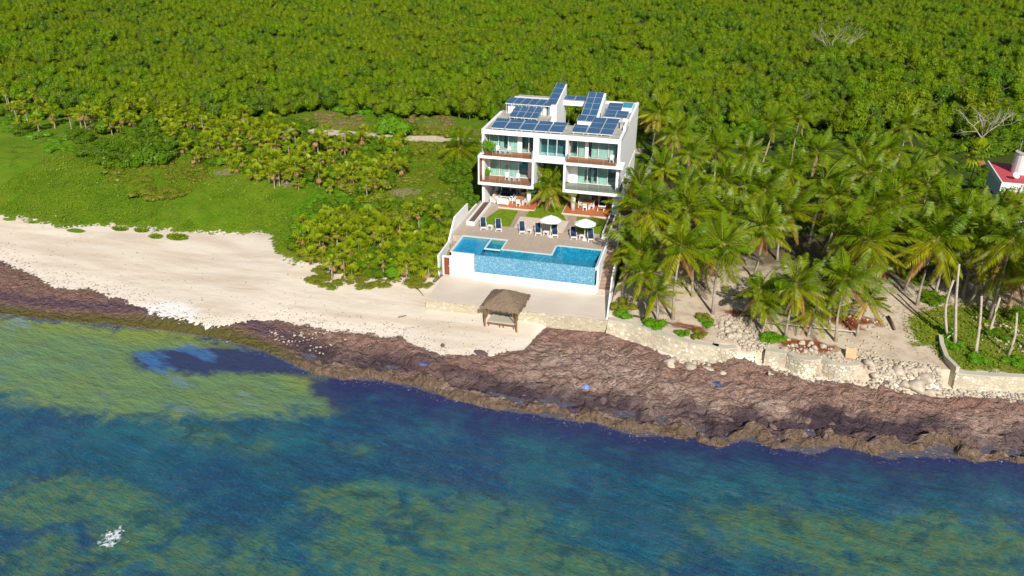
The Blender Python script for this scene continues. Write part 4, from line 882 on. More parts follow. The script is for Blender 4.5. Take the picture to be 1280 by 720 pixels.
def scatter(poly_pix, n, s0, s1, zo=.0):
    P = [tuple(ground_pt(u, v)[:2]) for u, v in poly_pix]; P_ = np.array(P); k = 0
    while k < n:
        q = rr_.uniform(P_.min(0), P_.max(0), size=(400, 2)); q = q[sdpoly(q[:, 0], q[:, 1], P) > 0][:n-k]
        for x, y in q: it.append((x, y, hz1(x, y)+zo, rr_.uniform(s0, s1)**1.0))
        k += len(q)
scatter([(1180,488),(1210,485),(1280,488),(1280,503),(1230,504),(1185,499)], 420, .06, .26, .06)
scatter([(1080,464),(1175,460),(1185,498),(1130,494),(1085,484)], 520, .07, .3, .08); scatter([(960,458),(1080,474),(1080,482),(960,468)], 130, .05, .2, .04)
scatter([(830,447),(900,447),(908,468),(880,470),(850,464),(822,455)], 160, .07, .25, .05)
scatter([(900,395),(950,392),(962,432),(930,442),(898,425)], 330, .06, .22, .08)
scatter([(920,437),(957,442),(962,456),(925,452)], 120, .08, .3, .1)
scatter([(985,432),(1100,440),(1095,455),(1040,449),(985,440)], 130, .06, .22, .05)
scatter([(1040,395),(1110,395),(1120,440),(1060,440)], 90, .05, .2, .05)
scatter([(1200,395),(1280,395),(1280,445),(1240,440)], 90, .06, .28, .05)
scatter([(660,412),(830,448),(835,470),(680,440)], 90, .04, .16, .05)
merged('rubble', it, ICO1, MT['rock'], 'pale stone rubble along the foot of the sea walls')
it = []
scatter([(1195,488),(1280,490),(1280,500),(1200,499)], 26, .05, .13, .22); scatter([(960,470),(1060,477),(1050,486),(965,478)], 10, .06, .14, .1)
merged('litter', it, ICO1, MT['plastic'], 'blue and grey plastic litter caught in the rubble')
it = []
scatter([(330,412),(400,412),(440,425),(430,448),(380,440),(340,425)], 150, .05, .18, .04)
merged('rubble', it, ICO1, MT['rock'], 'pale stones on the dark weed left of the hut')
def drift(u0, v0, u1, v1, r, mat, name, label, cat, up=.12):
    p, q = ground_pt(u0, v0), ground_pt(u1, v1); m_ = (p+q)/2+np.array([.05, .03, .02])
    b = MB().tube([p+[0, 0, up], m_+[0, 0, up], q+[0, 0, up]], [r, r*.9, r*.7], 7); return tag(b.build(name, mat, None, True), label, cat)
drift(543, 353, 553, 342, .22, MT['log'], 'driftwood_log', 'dark weathered log lying on the sand beside the beach door', 'log')
drift(358, 229, 370, 222, .2, MT['driftwood'], 'driftwood_plank', 'pale driftwood plank below the fan palms on the grass field', 'plank', .25)
drift(468, 320, 479, 314, .2, MT['driftwood'], 'driftwood_plank', 'pale driftwood plank among the fan palms close to the beach', 'plank', .25)
drift(520, 360, 529, 370, .06, MT['log'], 'driftwood_stick', 'thin dark stick on the sand left of the terrace', 'stick', .05)
drift(498, 397, 508, 395, .07, MT['log'], 'driftwood_stick', 'thin brown stick lying on the beach above the weed', 'stick', .05)
drift(430, 416, 437, 413, .08, MT['log'], 'driftwood_stick', 'short dark stick at the upper edge of the weed', 'stick', .05)
drift(790, 412, 862, 428, .1, MT['log'], 'driftwood_pole', 'long dark pole lying along the top of the plain sea wall', 'pole', .15)
drift(955, 408, 1068, 420, .06, MT['driftwood'], 'driftwood_pole', 'pale pole lying across the palm trunks behind the bowed walls', 'pole', .5)
drift(1110, 398, 1118, 414, .16, MT['log'], 'tree_stump', 'dark fallen palm stump on the sand before the green patch', 'stump', .2)
drift(1182, 430, 1193, 421, .05, MT['driftwood'], 'driftwood_stick', 'white stick leaning over the wing wall plants', 'stick', .7)
# tide pools, cloth, foam
def blob(name, u, v, a, c2, mat, label, cat, z, kind=None, dz=.06):
    p = G(u, v, z); n = 22; pts = []
    for i in range(n):
        t = 2*math.pi*i/n; q = 1+.3*math.sin(3*t+u)+.15*math.sin(5*t+v); pts.append((p[0]+a*q*math.cos(t), p[1]+c2*q*math.sin(t)))
    zz = hz1(p[0], p[1])
    return tag(MB().prism(pts, zz-.3, zz+dz).build(name, mat), label, cat, None, kind)
blob('tide_pool', 537, 454, .8, .45, MT['pond'], None, None, -4.8, 'structure', .16); blob('tide_pool', 706, 452, .5, .2, MT['pond'], None, None, -4.7, 'structure', .2); blob('tide_pool', 896, 481, .4, .2, MT['pond'], None, None, -4.8, 'structure', .2)
p = ground_pt(734, 486); V, F = ICO2
tag(obj('cloth_heap', np_mesh('cloth_heap', rock_shape(rr_)*[.55, .4, .5], F, MT['bluetarp']), None, (p[0], p[1], p[2]+.15)), 'crumpled pale blue cloth heap on the brown rock shelf', 'cloth')
fp_ = G(142, 671, -5.28)
mf = NT('sea_foam_wisp'); ov = mf.obj(); ln_ = mf.n('ShaderNodeVectorMath'); ln_.operation = 'LENGTH'; mf.l(mf.mp(ov, (.62, .42, 0)), ln_.inputs[0])
nf_ = mf.noise(1.1, 5, ov, 1.4, .65); f2_ = mf.noise(4.5, 4, ov, .6)
den = mf.math('SUBTRACT', mf.math('ADD', nf_, mf.math('MULTIPLY', f2_, .35)), mf.math('MULTIPLY', ln_.outputs[1], .38)); al = mf.ss(den, .5, .66, 0, .9)
mf.col((.78, .86, .9)); mf.rough(.7); mf.l(al, mf.b.inputs['Alpha'])
fx, fy, ff = grid(np.linspace(-2.2, 2.2, 23), np.linspace(-3.2, 3.2, 33))
fo_ = obj('foam', np_mesh('foam', np.stack([fx, fy, .02*fbm(fx*2, fy*2, 2, 7)], -1), ff, mf.m), None, tuple(fp_)); tag(fo_, 'white foam patch breaking on the dark sea', None, None, 'stuff')
# orange board leaning by the bowed walls
p = ground_pt(1063, 446); tag(MB().add([(p[0]-.5, p[1]-.4, p[2]+.05), (p[0]+.45, p[1]-.4, p[2]+.05), (p[0]+.45, p[1]+.3, p[2]+.8), (p[0]-.5, p[1]+.3, p[2]+.8), (p[0]-.5, p[1]-.34, p[2]), (p[0]+.45, p[1]-.34, p[2]), (p[0]+.45, p[1]+.36, p[2]+.74), (p[0]-.5, p[1]+.36, p[2]+.74)], [(0, 1, 2, 3), (7, 6, 5, 4), (0, 4, 5, 1), (1, 5, 6, 2), (2, 6, 7, 3), (3, 7, 4, 0)]).build('board', simple('tan_board', (.62, .4, .22), None, 2)), 'tan board leaning on the stones behind the right bowed wall', 'board')

# ------------------------------------------------------------------ red roofed house at the right
A0 = np.array(G(1255.5, 229, 5.4)); B0 = np.array(G(1239, 204, 5.4)); e1 = (B0-A0)[:2]; Ln = np.linalg.norm(e1); e1 = e1/Ln; e2 = np.array([e1[1], -e1[0]])
rh = empty('red_roofed_house', (A0[0], A0[1], -1), 'small house with walls tinted as blue shade, a flat red roof and a white turret', 'house')
def q2(a, c): return tuple(A0[:2]+e1*a+e2*c)
MB().prism([q2(0, 0), q2(Ln, 0), q2(Ln, 11), q2(0, 11)], -1.2, 5.2).build('wall', MT['blue_and_shade'], rh)  # bluish shade of the side away from the sun put into the wall colour
MB().prism([q2(-.25, -.25), q2(Ln+.25, -.25), q2(Ln+.25, 11.2), q2(-.25, 11.2)], 5.2, 5.5).build('roof', MT['redroof'], rh)
MB().prism([q2(-.4, -.4), q2(-.25, -.4), q2(-.25, 11.2), q2(-.4, 11.2)], 4.5, 5.62).prism([q2(-.25, -.4), q2(Ln+.4, -.4), q2(Ln+.4, -.25), q2(-.25, -.25)], 5.05, 5.6).build('parapet', MT['whiteclean'], rh)
b = MB(); b.prism([q2(-.4, .0), q2(-2.2, .0), q2(-2.2, 11), q2(-.4, 11)], [3.9, 3.1, 3.1, 3.9], [4.45, 3.3, 3.3, 4.45]); b.build('awning_roof', MT['orangetile'], rh)
for c2 in (.4, 5, 10.5):
    MB().prism([q2(-2.0, c2), q2(-1.8, c2), q2(-1.8, c2+.2), q2(-2.0, c2+.2)], -1.2, 3.0).build('post', MT['whiteclean'], rh)
for a in (.18, .5, .8):
    x = Ln*a; o = MB().prism([q2(x-.55, -.04), q2(x+.55, -.04), q2(x+.55, .02), q2(x-.55, .02)], 1.6, 2.9).build('window', MT['shutter'], rh)
    MB().prism([q2(x-.65, -.07), q2(x+.65, -.07), q2(x+.65, -.002), q2(x-.65, -.002)], 1.48, 1.598).build('sill', MT['whiteclean'], o)
cx, cy = G(1277, 212, 5.9)[:2]
MB().prism([(cx+1.15*math.cos(k*math.pi/10), cy+1.15*math.sin(k*math.pi/10)) for k in range(20)], 5.5, 8.0).build('turret', MT['whiteclean'], rh)
MB().prism([(cx+1.22*math.cos(k*math.pi/10), cy+1.22*math.sin(k*math.pi/10)) for k in range(20)], 8.0, 8.15).build('turret_cap', MT['cap'], rh)
MB().tube([(cx, cy, 8.15), (cx, cy, 8.7)], .45, 12).build('water_tank', MT['navy'], rh)
MB().tube([(cx-.8, cy, 8.1), (cx-.8, cy, 9.6)], .03, 4).build('antenna', MT['steel'], rh)
dx, dy = q2(Ln*.2, 1.4)
MB().tube([(dx, dy, 5.5), (dx, dy, 5.9)], .06, 6).tube([(dx, dy, 5.9), (dx+.05, dy-.12, 6.05)], [.1, .42], 12).build('satellite_dish', MT['whiteclean'], rh)

# ------------------------------------------------------------------ foliage
def leaf_quads(C, Nn, size, rg, aspect=.6, fold=.0):
    n = len(C); Nn = Nn/np.maximum(np.linalg.norm(Nn, axis=1, keepdims=True), 1e-6)
    t = rg.normal(size=(n, 3)); t -= Nn*(t*Nn).sum(1, keepdims=True); t /= np.linalg.norm(t, axis=1, keepdims=True); b = np.cross(Nn, t)
    s = np.asarray(size).reshape(-1, 1); a = t*s; b = b*s*aspect
    V = np.stack([C-a, C-b*1.0+a*.1, C+a, C+b*1.0+a*.1], 1).reshape(-1, 3); F = np.arange(4*n).reshape(n, 4); return V, F
def crown_cloud(rg, lumps, n, size, core=True, flat=.8, up=.25):
    """lumps: (x,y,z,r). returns V, F(quads), tint"""
    L = np.array(lumps); w = L[:, 3]**2; k = rg.choice(len(L), n, p=w/w.sum())
    d = rg.normal(size=(n, 3)); d[:, 2] = np.abs(d[:, 2])*1.0-.35; d /= np.linalg.norm(d, axis=1, keepdims=True)
    rad = L[k, 3]*rg.uniform(.72, 1.08, n)
    C = L[k, :3]+d*rad[:, None]*np.array([1, 1, flat])
    Nn = d+rg.normal(size=(n, 3))*.45+np.array([0, 0, up])
    V, F = leaf_quads(C, Nn, rg.uniform(.6, 1.25, n)*size, rg)
    lt = rg.random(len(L))
    t = np.clip(.35*lt[k]+.65*rg.random(n), 0, 1); T = np.repeat(t, 4)
    if core:
        Vc, Fc = ICO1
        for x, y, z, r in lumps:
            o = len(V); V = np.concatenate([V, Vc*np.array([r, r, r*flat])*.8+[x, y, z]]); T = np.concatenate([T, np.full(len(Vc), .2)])
            F = np.concatenate([F, np.concatenate([Fc, Fc[:, 2:3]], 1)+o])
    return V, F, T
def cloud_mesh(name, rg, lumps, n, size, mat, trunk=None, **kw):
    V, F, T = crown_cloud(rg, lumps, n, size, **kw)
    # degenerate quads -> triangles : from loops
    tri = F[:, 2] == F[:, 3]
    me = bpy.data.meshes.new(name); fl = [tuple(f[:3]) if t else tuple(f) for f, t in zip(F.tolist(), tri)]
    nq = len(fl); mi = [0]*nq; vs = V.tolist()
    if trunk:
        o = len(vs); vs += [list(p) for p in trunk.v]; fl += [tuple(i+o for i in f) for f in trunk.f]; mi += [1]*len(trunk.f); T = np.concatenate([T, np.zeros(len(trunk.v))])
    me.from_pydata(vs, [], fl); me.materials.append(mat); me.materials.append(MT['bark'])
    me.polygons.foreach_set('material_index', mi); at = me.attributes.new('tint', 'FLOAT', 'POINT'); at.data.foreach_set('value', np.asarray(T, np.float32)); me.update(); return me
def tree_lumps(rg, r, h, n):
    L = [(0, 0, h-r*.95, r*.75)]
    for i in range(n):
        a = rg.uniform(0, 6.28); q = r*rg.uniform(.35, .75); L.append((q*math.cos(a), q*math.sin(a), h-r*.8+rg.uniform(-.5, .5)*r, r*rg.uniform(.22, .45)))
    return L
def trunk_mb(rg, h, r):
    b = MB(); b.tube([(0, 0, -.6), (.1, .05, h*.4), (.0, .1, h*.75)], [r, r*.7, r*.4], 6)
    for i in range(4):
        a = i*1.6+rg.uniform(0, .5); b.tube([(.05, .05, h*.35), (.5*math.cos(a), .5*math.sin(a), h*.55), (1.3*math.cos(a), 1.3*math.sin(a), h*.8)], [r*.5, r*.35, r*.15], 5)
    return b
fg = np.random.default_rng(5)
forest_me = [cloud_mesh('forest_tree', np.random.default_rng(100+i), tree_lumps(fg, .95, 1.6, 11), 3000, .044, MT['leaf_forest'] if i < 5 else MT['leaf_forest_b'] if i < 8 else MT['leaf_dark'], trunk_mb(fg, 1.4, .06)) for i in range(11)]
FE = np.array([(-300,44),(-160,36),(-119,33),(-97,28),(-86,25),(-67,26),(-52,28),(-45,35),(-42,38.5),(-32,38.5),(-20,39.5),(-12,41),(0,40),(19,40),(29,48),(44,52),(51,46),(68,52),(83,58),(120,64),(200,80),(400,110)])
pts = []
cellw = 2.35
vis_x0, vis_x1 = -330, 230
yy = 23.0
while yy < 330:
    sp = cellw*(1+.0007*(yy-23)); x = -60-.95*yy-40
    xe = 70+.75*yy+30
    while x < xe:
        px, py = x+fg.uniform(-.45, .45)*sp, yy+fg.uniform(-.45, .45)*sp
        if py > np.interp(px, FE[:, 0], FE[:, 1])+fg.normal()*1.2 and abs(py-np.interp(px, [-100,-42,-28], [21,26.6,27.0])) > 1.3: pts.append((px, py, sp))
        x += sp
    yy += sp*.92
pts = np.array(pts)
big = fbm(pts[:, 0]*.05, pts[:, 1]*.05, 3, 201); sc = pts[:, 2]*(.6+.5*fg.random(len(pts))**2.2+.5*(big-.5)); 
right_tall = sstep(20, 60, pts[:, 0])*(1-sstep(90, 140, pts[:, 1])); sc = sc*(1+.45*right_tall*fg.random(len(pts))**2)
darkp = .1+.3*(fbm(pts[:, 0]*.09, pts[:, 1]*.09, 2, 78) > .62)+.45*right_tall*(fbm(pts[:, 0]*.06, pts[:, 1]*.06, 2, 77) > .48)
kidx = np.where(fg.random(len(pts)) < darkp, fg.integers(8, 11, len(pts)), fg.integers(0, 8, len(pts)))
cam_d = np.hypot(pts[:, 0]-CAM[0], pts[:, 1]-CAM[1])
order = np.argsort(cam_d-sc*6)
# only those inside the view count as the nearest three hundred
def inview(p, z=3):
    d = p-CAM; w = d@Fw; u = 640+FPX*(d@Rt2)/w; v = 360-FPX*(d@Up2)/w; return (u > -10) & (u < 1290) & (v > -20)
P3 = np.column_stack([pts[:, :2], np.full(len(pts), 3.0)]); iv = inview(P3)
near_ids = [i for i in order if iv[i]][:290]
nearset = set(near_ids)
for i in near_ids:
    x, y = pts[i, :2]; o = bpy.data.objects.new('forest_tree', forest_me[kidx[i]]); LINK(o); s = sc[i]*1.0
    o.location = (x, y, hz1(x, y)-.3); o.scale = (s*fg.uniform(.9, 1.15), s*fg.uniform(.9, 1.15), s*fg.uniform(1.1, 1.4)+.9); o.rotation_euler.z = fg.uniform(0, 6.28)
    tag(o, 'round crowned green tree in the front rows of the dense forest behind the road', 'tree', 'forest trees behind the road')
rest = np.array([i for i in range(len(pts)) if i not in nearset])
def gn_scatter(name, P, meshes, idx, rz, scl, label):
    """points carry an instance each: only for what is too many to count"""
    me = bpy.data.meshes.new(name); me.from_pydata([tuple(map(float, p)) for p in P], [], [])
    def setat(nm, typ, vals, fld='value'):
        a = me.attributes.new(nm, typ, 'POINT'); a.data.foreach_set(fld, np.asarray(vals).ravel())
    setat('rz', 'FLOAT', np.asarray(rz, np.float32)); setat('idx', 'INT', np.asarray(idx, np.int32)); setat('sv', 'FLOAT_VECTOR', np.asarray(scl, np.float32), 'vector')
    pc = bpy.data.collections.new(name+'_kinds')
    for i, mm in enumerate(meshes): pc.objects.link(bpy.data.objects.new('%s_kind_%02d' % (name, i), mm))
    ng = bpy.data.node_groups.new(name+'_scatter', 'GeometryNodeTree'); ng.is_modifier = True
    ng.interface.new_socket('Geometry', in_out='INPUT', socket_type='NodeSocketGeometry'); ng.interface.new_socket('Geometry', in_out='OUTPUT', socket_type='NodeSocketGeometry')
    gi, go = ng.nodes.new('NodeGroupInput'), ng.nodes.new('NodeGroupOutput'); ip = ng.nodes.new('GeometryNodeInstanceOnPoints'); ci = ng.nodes.new('GeometryNodeCollectionInfo')
    ci.inputs['Collection'].default_value = pc; ci.inputs['Separate Children'].default_value = True; ci.inputs['Reset Children'].default_value = True
    def nat(nm, dt):
        k = ng.nodes.new('GeometryNodeInputNamedAttribute'); k.data_type = dt; k.inputs[0].default_value = nm; return [s for s in k.outputs if s.enabled and s.name == 'Attribute'][0]
    cx_ = ng.nodes.new('ShaderNodeCombineXYZ'); ng.links.new(nat('rz', 'FLOAT'), cx_.inputs[2])
    ng.links.new(gi.outputs[0], ip.inputs['Points']); ng.links.new(ci.outputs[0], ip.inputs['Instance']); ip.inputs['Pick Instance'].default_value = True
    ng.links.new(nat('idx', 'INT'), ip.inputs['Instance Index']); ng.links.new(cx_.outputs[0], ip.inputs['Rotation']); ng.links.new(nat('sv', 'FLOAT_VECTOR'), ip.inputs['Scale']); ng.links.new(ip.outputs[0], go.inputs[0])
    fo = obj(name, me); fo.modifiers.new('scatter', 'NODES').node_group = ng
    return tag(fo, label, None, None, 'stuff')
k_ = len(rest)
gn_scatter('forest', np.column_stack([pts[rest, :2], hz(pts[rest, 0], pts[rest, 1])-.3]), forest_me, kidx[rest], fg.uniform(0, 6.28, k_), np.column_stack([sc[rest]*fg.uniform(.9, 1.15, k_), sc[rest]*fg.uniform(.9, 1.15, k_), sc[rest]*fg.uniform(1.1, 1.4, k_)+.9]), 'dense green forest canopy stretching back behind the villa')

# bushes and small trees : own crowns
def bush_lumps(rg, n, spread=.7, h=.8):
    return [(spread*rg.normal()*.6, spread*rg.normal()*.6, h*rg.uniform(.2, .8), rg.uniform(.35, .6)) for _ in range(n)]
bush_me = {}
for nm, mat in (('dark', MT['leaf_dark']), ('bright', MT['leaf_bright']), ('olive', MT['leaf_olive']), ('dry', MT['drygrass'])):
    bush_me[nm] = [cloud_mesh('bush', np.random.default_rng(300+i+len(nm)*7), bush_lumps(np.random.default_rng(40+i), 9), 800, .075, mat) for i in range(3)]
def put_bush(p, kind, s, label, group=None, cat='bush', name='shrub', zs=1.0):
    o = bpy.data.objects.new(name, bush_me[kind][fg.integers(3)]); LINK(o); o.location = (p[0], p[1], hz1(p[0], p[1])-.15*s); o.scale = (s*fg.uniform(.85, 1.2), s*fg.uniform(.85, 1.2), s*zs*fg.uniform(.8, 1.1)); o.rotation_euler.z = fg.uniform(0, 6)
    return tag(o, label, cat, group)
def road_clear(x, y, h):
    r = np.interp(x, [-100,-42,-28,-15,0,30], [21,26.6,27.0,28.4,29.6,32]); return -41.5 < x < -9 and r-1.2-2.2*h < y < r+2.2
def in_pix_poly(poly, n, mind, existing, z_up=1.0):
    """n points standing on the ground whose tops fall in the polygon"""
    P = np.array([G(u, v, -1.0+z_up)[:2] for u, v in poly]); out = []; tries = 0
    while len(out) < n and tries < n*60:
        tries += 1; q = fg.uniform(P.min(0), P.max(0))
        if sdpoly(q[None, 0], q[None, 1], P)[0] < 0: continue
        if any((q[0]-e[0])**2+(q[1]-e[1])**2 < mind*mind for e in existing): continue
        if -.9 < q[0] < 20 and -22 < q[1] < 21: continue
        if road_clear(q[0], q[1], z_up): continue
        existing.append(q); out.append(q)
    return out
occ = []
# ---- fan palms (thatch palms) on the left
def fan_crown(rg, nf=15, dead=3):
    V, F, T, MI = [], [], [], []
    def add(v, f, t, m_):
        o = len(V); V.extend(v); F.extend([tuple(i+o for i in q) for q in f]); T.extend([t]*len(v)); MI.extend([m_]*len(f))
    for k in range(nf+dead):
        dd = k >= nf; az = k*2.399+rg.normal()*.25; el = rg.uniform(-1.2, -.6) if dd else rg.uniform(-.45, 1.35); pl_ = rg.uniform(.55, .9)
        d = np.array([math.cos(az)*math.cos(el), math.sin(az)*math.cos(el), math.sin(el)]); s = np.cross(d, [0, 0, 1]); s /= np.linalg.norm(s)+1e-6; u = np.cross(s, d)
        c = d*pl_; w = .015
        add([tuple(-s*w), tuple(s*w), tuple(c+s*w), tuple(c-s*w)], [(0, 1, 2, 3)], .5, 0)
        L = rg.uniform(.45, .65)*(.7 if dd else 1); t = rg.random()
        for j in range(11):
            a = (j-5)/5*2.25; dr = d*math.cos(a)+s*math.sin(a); tip = c+dr*L*(1-.12*abs(j-5)/5)-np.array([0, 0, .16+.1*rg.random()])+u*.05; sd_ = np.cross(dr, u)*.06; mid = c+dr*L*.5+u*.03
            add([tuple(c), tuple(mid-sd_), tuple(tip), tuple(mid+sd_)], [(0, 1, 2, 3)], float(np.clip(t+.15*rg.normal(), 0, 1)), 1 if dd else 0)
    me = bpy.data.meshes.new('crown'); me.from_pydata([tuple(map(float, v)) for v in V], [], F); me.materials.append(MT['leaf_thatch']); me.materials.append(MT['leaf_dead'])
    me.polygons.foreach_set('material_index', MI); me.attributes.new('tint', 'FLOAT', 'POINT').data.foreach_set('value', np.array(T, np.float32)); me.update(); return me
fan_me = [fan_crown(np.random.default_rng(500+i)) for i in range(5)]
fan_tr = [MB().tube([(0, 0, -.4), (.06*i, .05, .5), (.1*i, 0, 1.0)], [.09, .07, .065], 6).build('trunk', MT['trunk']) for i in range(2)]
fan_trm = [o.data for o in fan_tr]
for o in fan_tr: bpy.data.objects.remove(o)
def fan_palm(x, y, h, s, label, group):
    r = empty('fan_palm', (x, y, hz1(x, y)), label, 'palm', group); i = fg.integers(2)
    tr = obj('trunk', fan_trm[i], r); tr.scale = (1.1, 1.1, h); tr.rotation_euler.z = fg.uniform(0, 6)*0
    c = obj('crown', fan_me[fg.integers(5)], r, (.1*i*1.1, 0, h)); c.scale = (s, s, s); c.rotation_euler = (fg.normal()*.1, fg.normal()*.1, fg.uniform(0, 6)); return r
clusters = [
 ([(-5,100),(60,95),(110,100),(205,115),(212,150),(150,160),(90,150),(40,150),(-5,150)], 80, 'fan palm in the far left thicket along the forest edge', 2.6),
 ([(200,150),(250,138),(340,150),(378,165),(385,200),(370,222),(310,212),(283,205),(235,200),(208,180)], 95, 'fan palm in the big yellow green thicket left of the pale planks', 2.2),
 ([(385,168),(430,160),(500,168),(505,205),(470,240),(430,236),(385,215)], 45, 'fan palm in the thicket just seaward of the dirt road', 2.4),
 ([(372,258),(430,245),(520,252),(560,255),(562,300),(480,312),(405,305),(375,290)], 75, 'fan palm in the thicket between the beach and the villa wall', 1.9)]
for poly, n, lb, h0 in clusters:
    for q in in_pix_poly(poly, n, .8, occ, h0): fan_palm(q[0], q[1], h0*fg.uniform(.4, 1.3), fg.uniform(.75, 1.3), lb, lb.replace('fan palm', 'fan palms'))
# ---- shrubs on the left lot
under = []
KI = ['dark', 'bright', 'olive', 'dry']
def bushes(poly, n, mind, kind, s0, s1, label, group, zs=1.0, zup=.6, low=0):
    for q in in_pix_poly(poly, n, mind, occ, zup): put_bush(q, kind, fg.uniform(s0, s1), label, group, zs=zs)
    P = np.array([G(u, v, -1.0+zup*.3)[:2] for u, v in poly])
    for _ in range(low):
        q = fg.uniform(P.min(0), P.max(0))
        if sdpoly(q[None, 0], q[None, 1], P)[0] > 0 and not (-.9 < q[0] < 20 and -22 < q[1] < 21) and not road_clear(q[0], q[1], .6): s = fg.uniform(.4, .8)*s0; under.append((q[0], q[1], KI.index(kind)*3+fg.integers(3), s, s*zs))
for poly, n, lb, h0 in clusters:
    P = np.array([G(u, v, -1.0+h0*.4)[:2] for u, v in poly])
    for _ in range(170):
        q = fg.uniform(P.min(0), P.max(0))
        if sdpoly(q[None, 0], q[None, 1], P)[0] > 0 and not (-.9 < q[0] < 20 and -22 < q[1] < 21) and not road_clear(q[0], q[1], 1):
            s = fg.uniform(.7, 2.1); under.append((q[0], q[1], fg.integers(3) if fg.random() < .5 else fg.integers(9), s, s*fg.uniform(.7, 1.1)))
bushes([(75,150),(150,140),(215,150),(215,185),(175,200),(120,195),(80,175)], 18, 1.5, 'dark', 1.7, 3.2, 'dark green rounded shrub at the seaward edge of the far left thicket', 'dark shrubs of the far left thicket', 1.1, 1.5)
bushes([(140,195),(250,200),(260,225),(200,240),(140,225)], 14, 1.2, 'olive', 1.0, 1.9, 'olive low shrub in the grass before the fan palm thicket', 'olive shrubs in the field', .6, low=150)
bushes([(0,150),(70,160),(110,190),(60,190),(0,175)], 8, 1.6, 'bright', 1.0, 1.9, 'bright green shrub at the left edge of the grass field', 'bright shrubs of the left field', .7)
bushes([(430,165),(500,160),(580,165),(600,180),(590,195),(500,190)], 16, 1.3, 'olive', 1.0, 2.0, 'olive shrub along the near side of the dirt road', 'shrubs along the dirt road', .9, .8, low=150)
bushes([(320,150),(400,160),(385,180),(340,178)], 10, 1.5, 'dark', 1.2, 2.2, 'dark shrub at the left end of the visible dirt road', 'dark shrubs at the road end', 1)
bushes([(460,200),(595,190),(590,245),(560,255),(470,250)], 24, 1.1, 'olive', .7, 1.5, 'low olive shrub on the scrub slope left of the villa', 'olive shrubs of the scrub slope', .55, .4, low=150)
bushes([(380,215),(470,240),(480,262),(390,262)], 14, 1.2, 'bright', .8, 1.6, 'bright green low shrub between the two fan palm thickets', 'bright shrubs between the thickets', .6, .4, low=150)
bushes([(560,200),(597,205),(597,258),(575,255)], 14, 1.1, 'dark', .9, 1.7, 'dark green shrub in the shade beside the left villa wall', 'dark shrubs by the villa wall', 1.2, .7)
bushes([(372,300),(480,312),(555,300),(553,325),(470,330),(385,325)], 16, 1.1, 'olive', .7, 1.3, 'olive low shrub along the beach edge of the fan palms', 'bright shrubs at the beach edge', .5, .3, low=150)
bushes([(470,255),(560,258),(560,300),(480,308)], 16, 1.4, 'dark', 1.0, 1.8, 'dark shrub among the fan palms near the villa wall', 'dark shrubs among fan palms', 1.0, .8)
bushes([(400,130),(560,130),(610,130),(610,143),(560,140),(430,143)], 26, 1.8, 'bright', 1.3, 2.6, 'bright green shrub on the far verge of the dirt road', 'shrubs on the far road verge', .9, .8, low=150)
bushes([(372,146),(450,146),(455,160),(380,158)], 16, 1.3, 'dry', .7, 1.4, 'dry brown bush on the far verge of the road, left patch', 'dry bushes left patch', .6, .3)
bushes([(510,148),(560,148),(580,158),(515,160)], 14, 1.3, 'dry', .7, 1.4, 'dry brown bush on the far verge of the road, right patch', 'dry bushes right patch', .6, .3)
put_bush(ground_pt(486, 168), 'bright', 3.2, 'tall bright green bush hiding the middle of the dirt road', zs=1.1)
put_bush(ground_pt(505, 165), 'dark', 2.4, 'dark bush right beside the tall bright bush at the road')
for u, v, s in ((128,190,3.0),(152,198,3.6),(180,202,4.0),(208,198,3.4),(232,180,2.8),(105,178,2.8),(30,168,2.6),(300,168,3.0),(330,175,2.6),(420,285,2.4),(500,290,2.2),(455,225,2.2)):
    p = ground_pt(u, v); o = bpy.data.objects.new('bushy_tree', forest_me[8+fg.integers(3)]); LINK(o); s *= .72; o.location = (p[0], p[1], p[2]-.4*s); o.scale = (s*1.15, s*1.1, s*.95); o.rotation_euler.z = fg.uniform(0, 6)
    tag(o, 'dark rounded broadleaf tree rising from the scrub left of the villa', 'tree', 'bushy trees in the left scrub')
# ---- low plants in the palm grove
for u, v, s, k, lb in ((816,407,1.1,'bright','round bright seagrape bush behind the plain sea wall'),(778,385,1.5,'olive','pale green bush beside the thin boundary wall'),(780,395,1.2,'bright','bright low bush at the corner of the beach terrace'),(853,418,.9,'bright','small bright bush behind the long dark pole'),(873,420,.9,'olive','olive low plant at the left foot of the rubble pile'),(884,405,.8,'bright','small bright bush at the upper left of the rubble pile'),(880,398,.9,'olive','olive plant behind the rubble pile'),(958,424,1.0,'bright','bright leafy bush at the foot of the leaning palms'),(972,424,.9,'bright','bright leafy bush right of the leaning palm trunk'),(1190,430,1.2,'bright','blue green leafy plant on the wing wall'),(1183,415,1.0,'bright','leafy plant at the inland end of the wing wall'),(1220,450,1.0,'bright','leafy plant behind the straight sea wall between the wing wall and a leaning bare trunk'),(1266,452,1.1,'bright','leafy plant behind the straight sea wall at the far right trunk'),(1240,418,1.1,'dark','dark plant between the bare trunks'),(1165,375,1.6,'dark','dark green bush in the palm shade'),(1145,350,1.6,'dark','dark bush at the shaded path'),(1275,400,1.6,'dark','dark bush right of the bare trunks')):
    put_bush(ground_pt(u, v), k, s, lb, zs=.75)
bushes([(840,150),(1060,150),(1230,150),(1280,170),(1280,200),(1060,190),(840,180)], 26, 2.2, 'dark', 1.6, 3.0, 'dark shrub under the coconut palms at the back of the grove', 'dark shrubs of the grove', 1.0, 1, low=450)
bushes([(810,190),(840,230),(1000,290),(1130,290),(1280,290),(1280,210),(900,200)], 36, 2.0, 'dark', 1.0, 2.0, 'dark low bush in the shade of the palm grove', 'low bushes of the grove', .7, .3, low=700)
bushes([(800,130),(1000,120),(1280,135),(1280,160),(1000,150),(810,160)], 30, 2.4, 'bright', 1.8, 3.4, 'tall green shrub between the palm grove and the forest', 'shrubs behind the grove', 1.2, 1.5, low=150)

